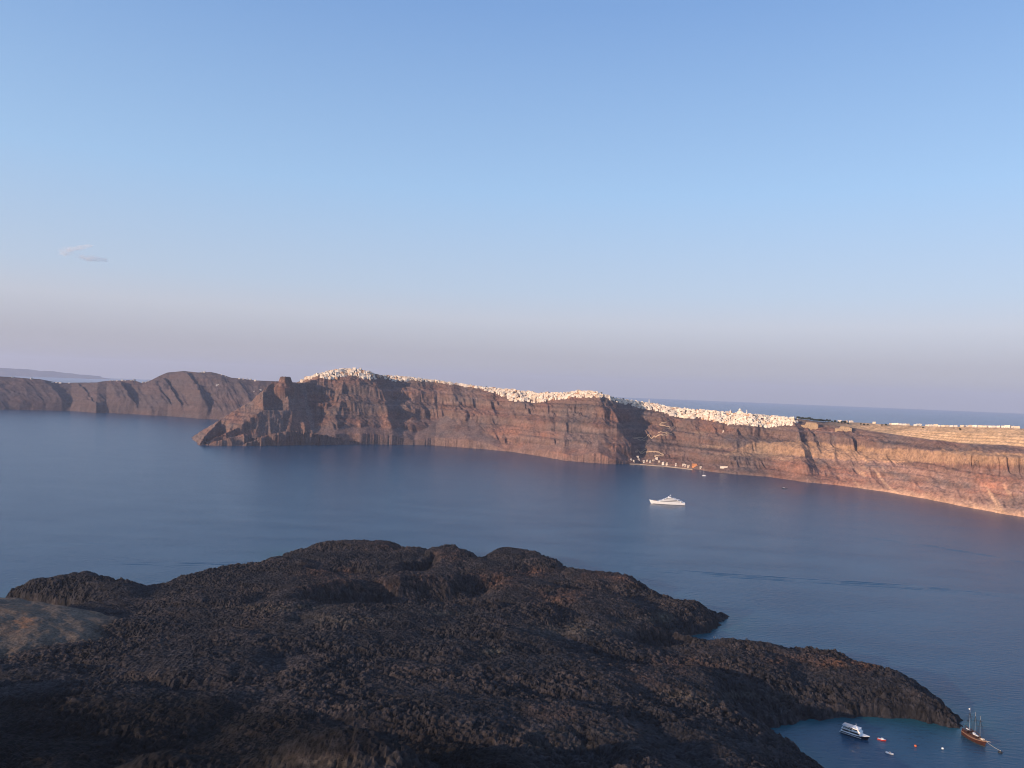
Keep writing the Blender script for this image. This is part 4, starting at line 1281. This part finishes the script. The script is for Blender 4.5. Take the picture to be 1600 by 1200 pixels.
    o = mb.build('mooring_line', B_ROPE); tag(o, 'pale mooring line from the ship bow to its buoy', 'rope')


make_schooner()


def small_boat(name, px, py, L, B, rz, hull_m, lab, cat, cabin=None, group=None, outboard=True):
    p = on_z(px, py, 0)
    t = empty(name, p, rz); tag(t, lab, cat, group)
    MB().loft(hull_sections(L, B, .35 + L * .07, -.3, L * .12, .8, .5, 14)).build('hull', hull_m, t)
    D = .35 + L * .07
    mb = MB(); mb.loft([[(s[2][0] * .93, s[2][1] * .8, s[2][2] + .004), (s[3][0] * .93, s[3][1] * .8, s[3][2] + .004), (s[3][0] * .93, s[3][1] * .8, s[3][2] + .03), (s[2][0] * .93, s[2][1] * .8, s[2][2] + .03)] for s in hull_sections(L, B, D, -.3, L * .12, .8, .5, 14)[:-1]]); mb.build('deck', B_TEAK if cabin is None else B_WHITE, t)
    if cabin is not None:
        mb = MB(); mb.box(-L * .12, L * .22, -B * .32, B * .32, D + .04, D + L * .13, 0, .08, .1, L * .06); mb.build('cabin', cabin, t)
        mb = MB(); mb.box(-L * .08, L * .13, -B * .325, B * .325, D + L * .06, D + L * .1); mb.build('window_band', B_GLASS, t)
    else:
        for k in (-.2, .1):
            mb = MB(); mb.box(L * k, L * k + .35, -B * .38, B * .38, D + .05, D + .2); mb.build('thwart', B_TEAK, t)
    if outboard:
        mb = MB(); mb.box(-L * .5 - .45, -L * .5 + .05, -.2, .2, D * .5, D + .5, 0, .05); mb.build('outboard_motor', B_DARK, t)
    return t


small_boat('motor_boat', 1378, 1156.5, 6.5, 2.6, R(-35), B_RED, 'small red hulled boat with white cabin just ahead of the excursion boat', 'boat', B_WHITE)
small_boat('motor_boat', 1390, 1178, 5.8, 2.4, R(-40), B_WHITE, 'small white boat lowest in the cove nearest the bottom edge', 'boat', B_GREY)
small_boat('rowing_boat', 1293.5, 1113.5, 5.5, 2.4, R(10), B_YELLOW, 'yellow boat drawn up against the lava shore of the cove', 'boat')
small_boat('motor_boat', 1299, 1109.5, 5.0, 2.0, R(-30), B_WHITE, 'white boat at the lava shore just behind the yellow one', 'boat', B_WHITE)
small_boat('rowing_boat', 1116, 996.5, 5.6, 2.6, R(70), B_WHITE, 'small white boat floating in the narrow teal inlet', 'boat')
small_boat('fishing_boat', 1225.5, 763.5, 15, 4.2, R(175), B_NAVY, 'dark fishing boat off the cliffs right of the white sailing boat', 'boat', B_GREY)
small_boat('tender', 1203, 1131.5, 4.0, 1.8, R(20), B_WHITE, 'tiny white dinghy at the inner end of the cove', 'dinghy')


def buoy(px, py, r, m_, lab):
    t = empty('buoy', on_z(px, py, 0)); tag(t, lab, 'buoy')
    MB().lathe([(r * .4, -r * .5), (r, 0), (r * 1.02, r * .5), (r * .7, r * .95), (r * .15, r * 1.15)], 14).build('float', m_, t, True)
    MB().lathe([(r * .12, r * 1.15), (r * .12, r * 1.7), (r * .25, r * 1.72), (r * .25, r * 1.85)], 8).build('topmark', B_DARK, t)


buoy(1430.5, 1166, 1.0, B_ORANGE, 'orange buoy in the cove halfway between the two ships')
buoy(1473, 1170, .9, B_WHITE, 'white buoy in the cove left of the sailing ship')
buoy(1167, 998, .7, B_DARK, 'dark buoy in the open water right of the teal inlet')
# sailing boat near the port
p = on_z(1100, 743.5, 0); t = empty('sailing_boat', p, R(170)); tag(t, 'small white sailing boat with bare mast anchored off the port', 'sailing boat')
MB().loft(hull_sections(13.5, 4.2, 1.5, -.5, 2, .75, .35, 16)).build('hull', B_WHITE, t)
mb = MB(); mb.box(-3, 3, -1.3, 1.3, 1.5, 2.4, 0, .2, .2, 1); mb.build('cabin', B_WHITE, t)
mb = MB(); mb.tube((.8, 0, 1.5), (.8, 0, 17), .22, .14, 8); ms = mb.build('mast', B_WHITE, t)
mb = MB(); mb.tube((.6, 0, 3.4), (-4.6, 0, 3.6), .22, .18, 8); mb.build('boom', B_GREY, ms)
mb = MB(); mb.tube((6.5, 0, 2.0), (.8, 0, 16.6), .05, n=4); mb.tube((-6.5, 0, 1.8), (.8, 0, 16.8), .05, n=4); mb.build('stay', B_GREY, t)

# ------------------------------------------------------------------ wisps of cloud, far outside the haze
m = bpy.data.materials.new('cloud_vapour'); m.use_nodes = True
nt = m.node_tree; nt.nodes.remove(nt.nodes['Principled BSDF']); out = nt.nodes['Material Output']
pv = nt.nodes.new('ShaderNodeVolumePrincipled'); pv.inputs['Color'].default_value = (1, .97, .95, 1); pv.inputs['Anisotropy'].default_value = 0.0
tc = nt.nodes.new('ShaderNodeTexCoord'); nn = noise_node(nt, tc.outputs['Object'], 0.006, 5, .65)
rr_ = ramp(nt, nn.outputs['Fac'], [(.36, (0, 0, 0)), (.66, (1, 1, 1))])
mu = nt.nodes.new('ShaderNodeMath'); mu.operation = 'MULTIPLY'; mu.inputs[1].default_value = .008
nt.links.new(rr_.outputs['Color'], mu.inputs[0]); nt.links.new(mu.outputs[0], pv.inputs['Density'])
nt.links.new(pv.outputs['Volume'], out.inputs['Volume'])
M_CLOUD = m
m.cycles.volume_step_rate = 4.0


def cloud(px, py, w, h, tilt, lab):
    p = at_r(px, py, 17000)
    bm = bmesh.new(); bmesh.ops.create_icosphere(bm, subdivisions=4, radius=1)
    k = 17000 / FPX
    for v in bm.verts:
        n_ = float(fbm(np.array(v.co.x * 2.3 + px), np.array(v.co.z * 2 + v.co.y), 3, 701))
        s = 1 + .55 * n_
        v.co = Vector((v.co.x * w * k / 2 * s, v.co.y * w * k * .15 * s, v.co.z * h * k / 2 * s * (1 - .3 * v.co.x)))
    me = bpy.data.meshes.new('cloud'); bm.to_mesh(me); bm.free(); me.materials.append(M_CLOUD)
    o = bpy.data.objects.new('cloud', me); COL.objects.link(o)
    o.location = p; o.rotation_euler = (0, tilt, face(p)); tag(o, lab, 'cloud')


cloud(104, 393, 20, 12, 0, 'small round puff of pale cloud low at the left')
cloud(124, 387, 34, 7, R(-17), 'thin slanting wisp of pale cloud rising right from the puff')
cloud(145, 404, 40, 8, R(3), 'thin flat wisp of pale cloud under the slanting one')

# ------------------------------------------------------------------ haze
mb = MB(); mb.box(-41500, 41500, -41500, 41500, -6, 960)
m = bpy.data.materials.new('haze_air'); m.use_nodes = True
nt = m.node_tree; nt.nodes.remove(nt.nodes['Principled BSDF']); out = nt.nodes['Material Output']
pv = nt.nodes.new('ShaderNodeVolumePrincipled')
pv.inputs['Color'].default_value = (0.68, 0.75, 0.95, 1); pv.inputs['Density'].default_value = 2.7e-5; pv.inputs['Anisotropy'].default_value = 0.1
nt.links.new(pv.outputs['Volume'], out.inputs['Volume'])
hz = mb.build('haze', m); tag(hz, kind='stuff')

# ------------------------------------------------------------------ light
SUN_EL, SUN_AZ = R(13), R(-121)          # azimuth clockwise from the view direction
to_sun = Vector((math.sin(SUN_AZ) * math.cos(SUN_EL), math.cos(SUN_AZ) * math.cos(SUN_EL), math.sin(SUN_EL)))
sd = bpy.data.lights.new('sun', 'SUN'); sd.energy = 3.6; sd.angle = R(0.5); sd.color = (1.0, 0.73, 0.51)
so = bpy.data.objects.new('sun', sd); COL.objects.link(so)
so.rotation_euler = (-to_sun).to_track_quat('-Z', 'Y').to_euler()
w = bpy.data.worlds.new('World'); scene.world = w; w.use_nodes = True
nt = w.node_tree; bg = nt.nodes['Background']
sky = nt.nodes.new('ShaderNodeTexSky'); sky.sky_type = 'NISHITA'; sky.sun_disc = False
sky.sun_elevation = SUN_EL; sky.sun_rotation = SUN_AZ % (2 * math.pi)
sky.altitude = 200; sky.air_density = 1.0; sky.dust_density = 1.2; sky.ozone_density = 2.0
tcw = nt.nodes.new('ShaderNodeTexCoord'); sx = nt.nodes.new('ShaderNodeSeparateXYZ')
nt.links.new(tcw.outputs['Generated'], sx.inputs[0])
# dusty air thickens the sky toward the horizon: greyer and more lilac than the clean-air model
air = ramp(nt, sx.outputs['Z'], [(0.0, (.37, .40, .61)), (.012, (.37, .40, .61)), (.042, (.295, .28, .43)), (.087, (.385, .325, .41)), (.124, (.425, .37, .42)), (.245, (.51, .485, .53)), (.446, (.51, .53, .60))])
tint = mixrgb(nt, sky.outputs['Color'], air.outputs['Color'], 1.0, 'MULTIPLY')
dusk = ramp(nt, sx.outputs['Z'], [(0.0, (.268, .250, .256)), (.012, (.268, .250, .256)), (.042, (.287, .280, .298)), (.087, (.345, .362, .40)), (.124, (.300, .365, .45)), (.245, (.215, .335, .49)), (.446, (.120, .220, .410)), (1.0, (.08, .15, .30))])
dk = nt.nodes.new('ShaderNodeVectorMath'); dk.operation = 'SCALE'; dk.inputs['Scale'].default_value = 0.5 / 0.15
nt.links.new(dusk.outputs['Color'], dk.inputs[0])
dbl = nt.nodes.new('ShaderNodeVectorMath'); dbl.operation = 'SCALE'; dbl.inputs['Scale'].default_value = 2.0
nt.links.new(mixrgb(nt, tint, dk.outputs[0], 0.8), dbl.inputs[0]); nt.links.new(dbl.outputs[0], bg.inputs['Color'])
bg.inputs['Strength'].default_value = 0.15

# ------------------------------------------------------------------ render settings
scene.render.engine = 'CYCLES'
scene.view_settings.view_transform = 'Standard'
scene.view_settings.look = 'None'
scene.view_settings.exposure = 0.77
scene.view_settings.gamma = 1.0
scene.cycles.use_denoising = True
scene.cycles.filter_width = 1.05
scene.cycles.max_bounces = 6
scene.cycles.diffuse_bounces = 2
scene.cycles.glossy_bounces = 3
scene.cycles.volume_bounces = 4
scene.cycles.transmission_bounces = 2
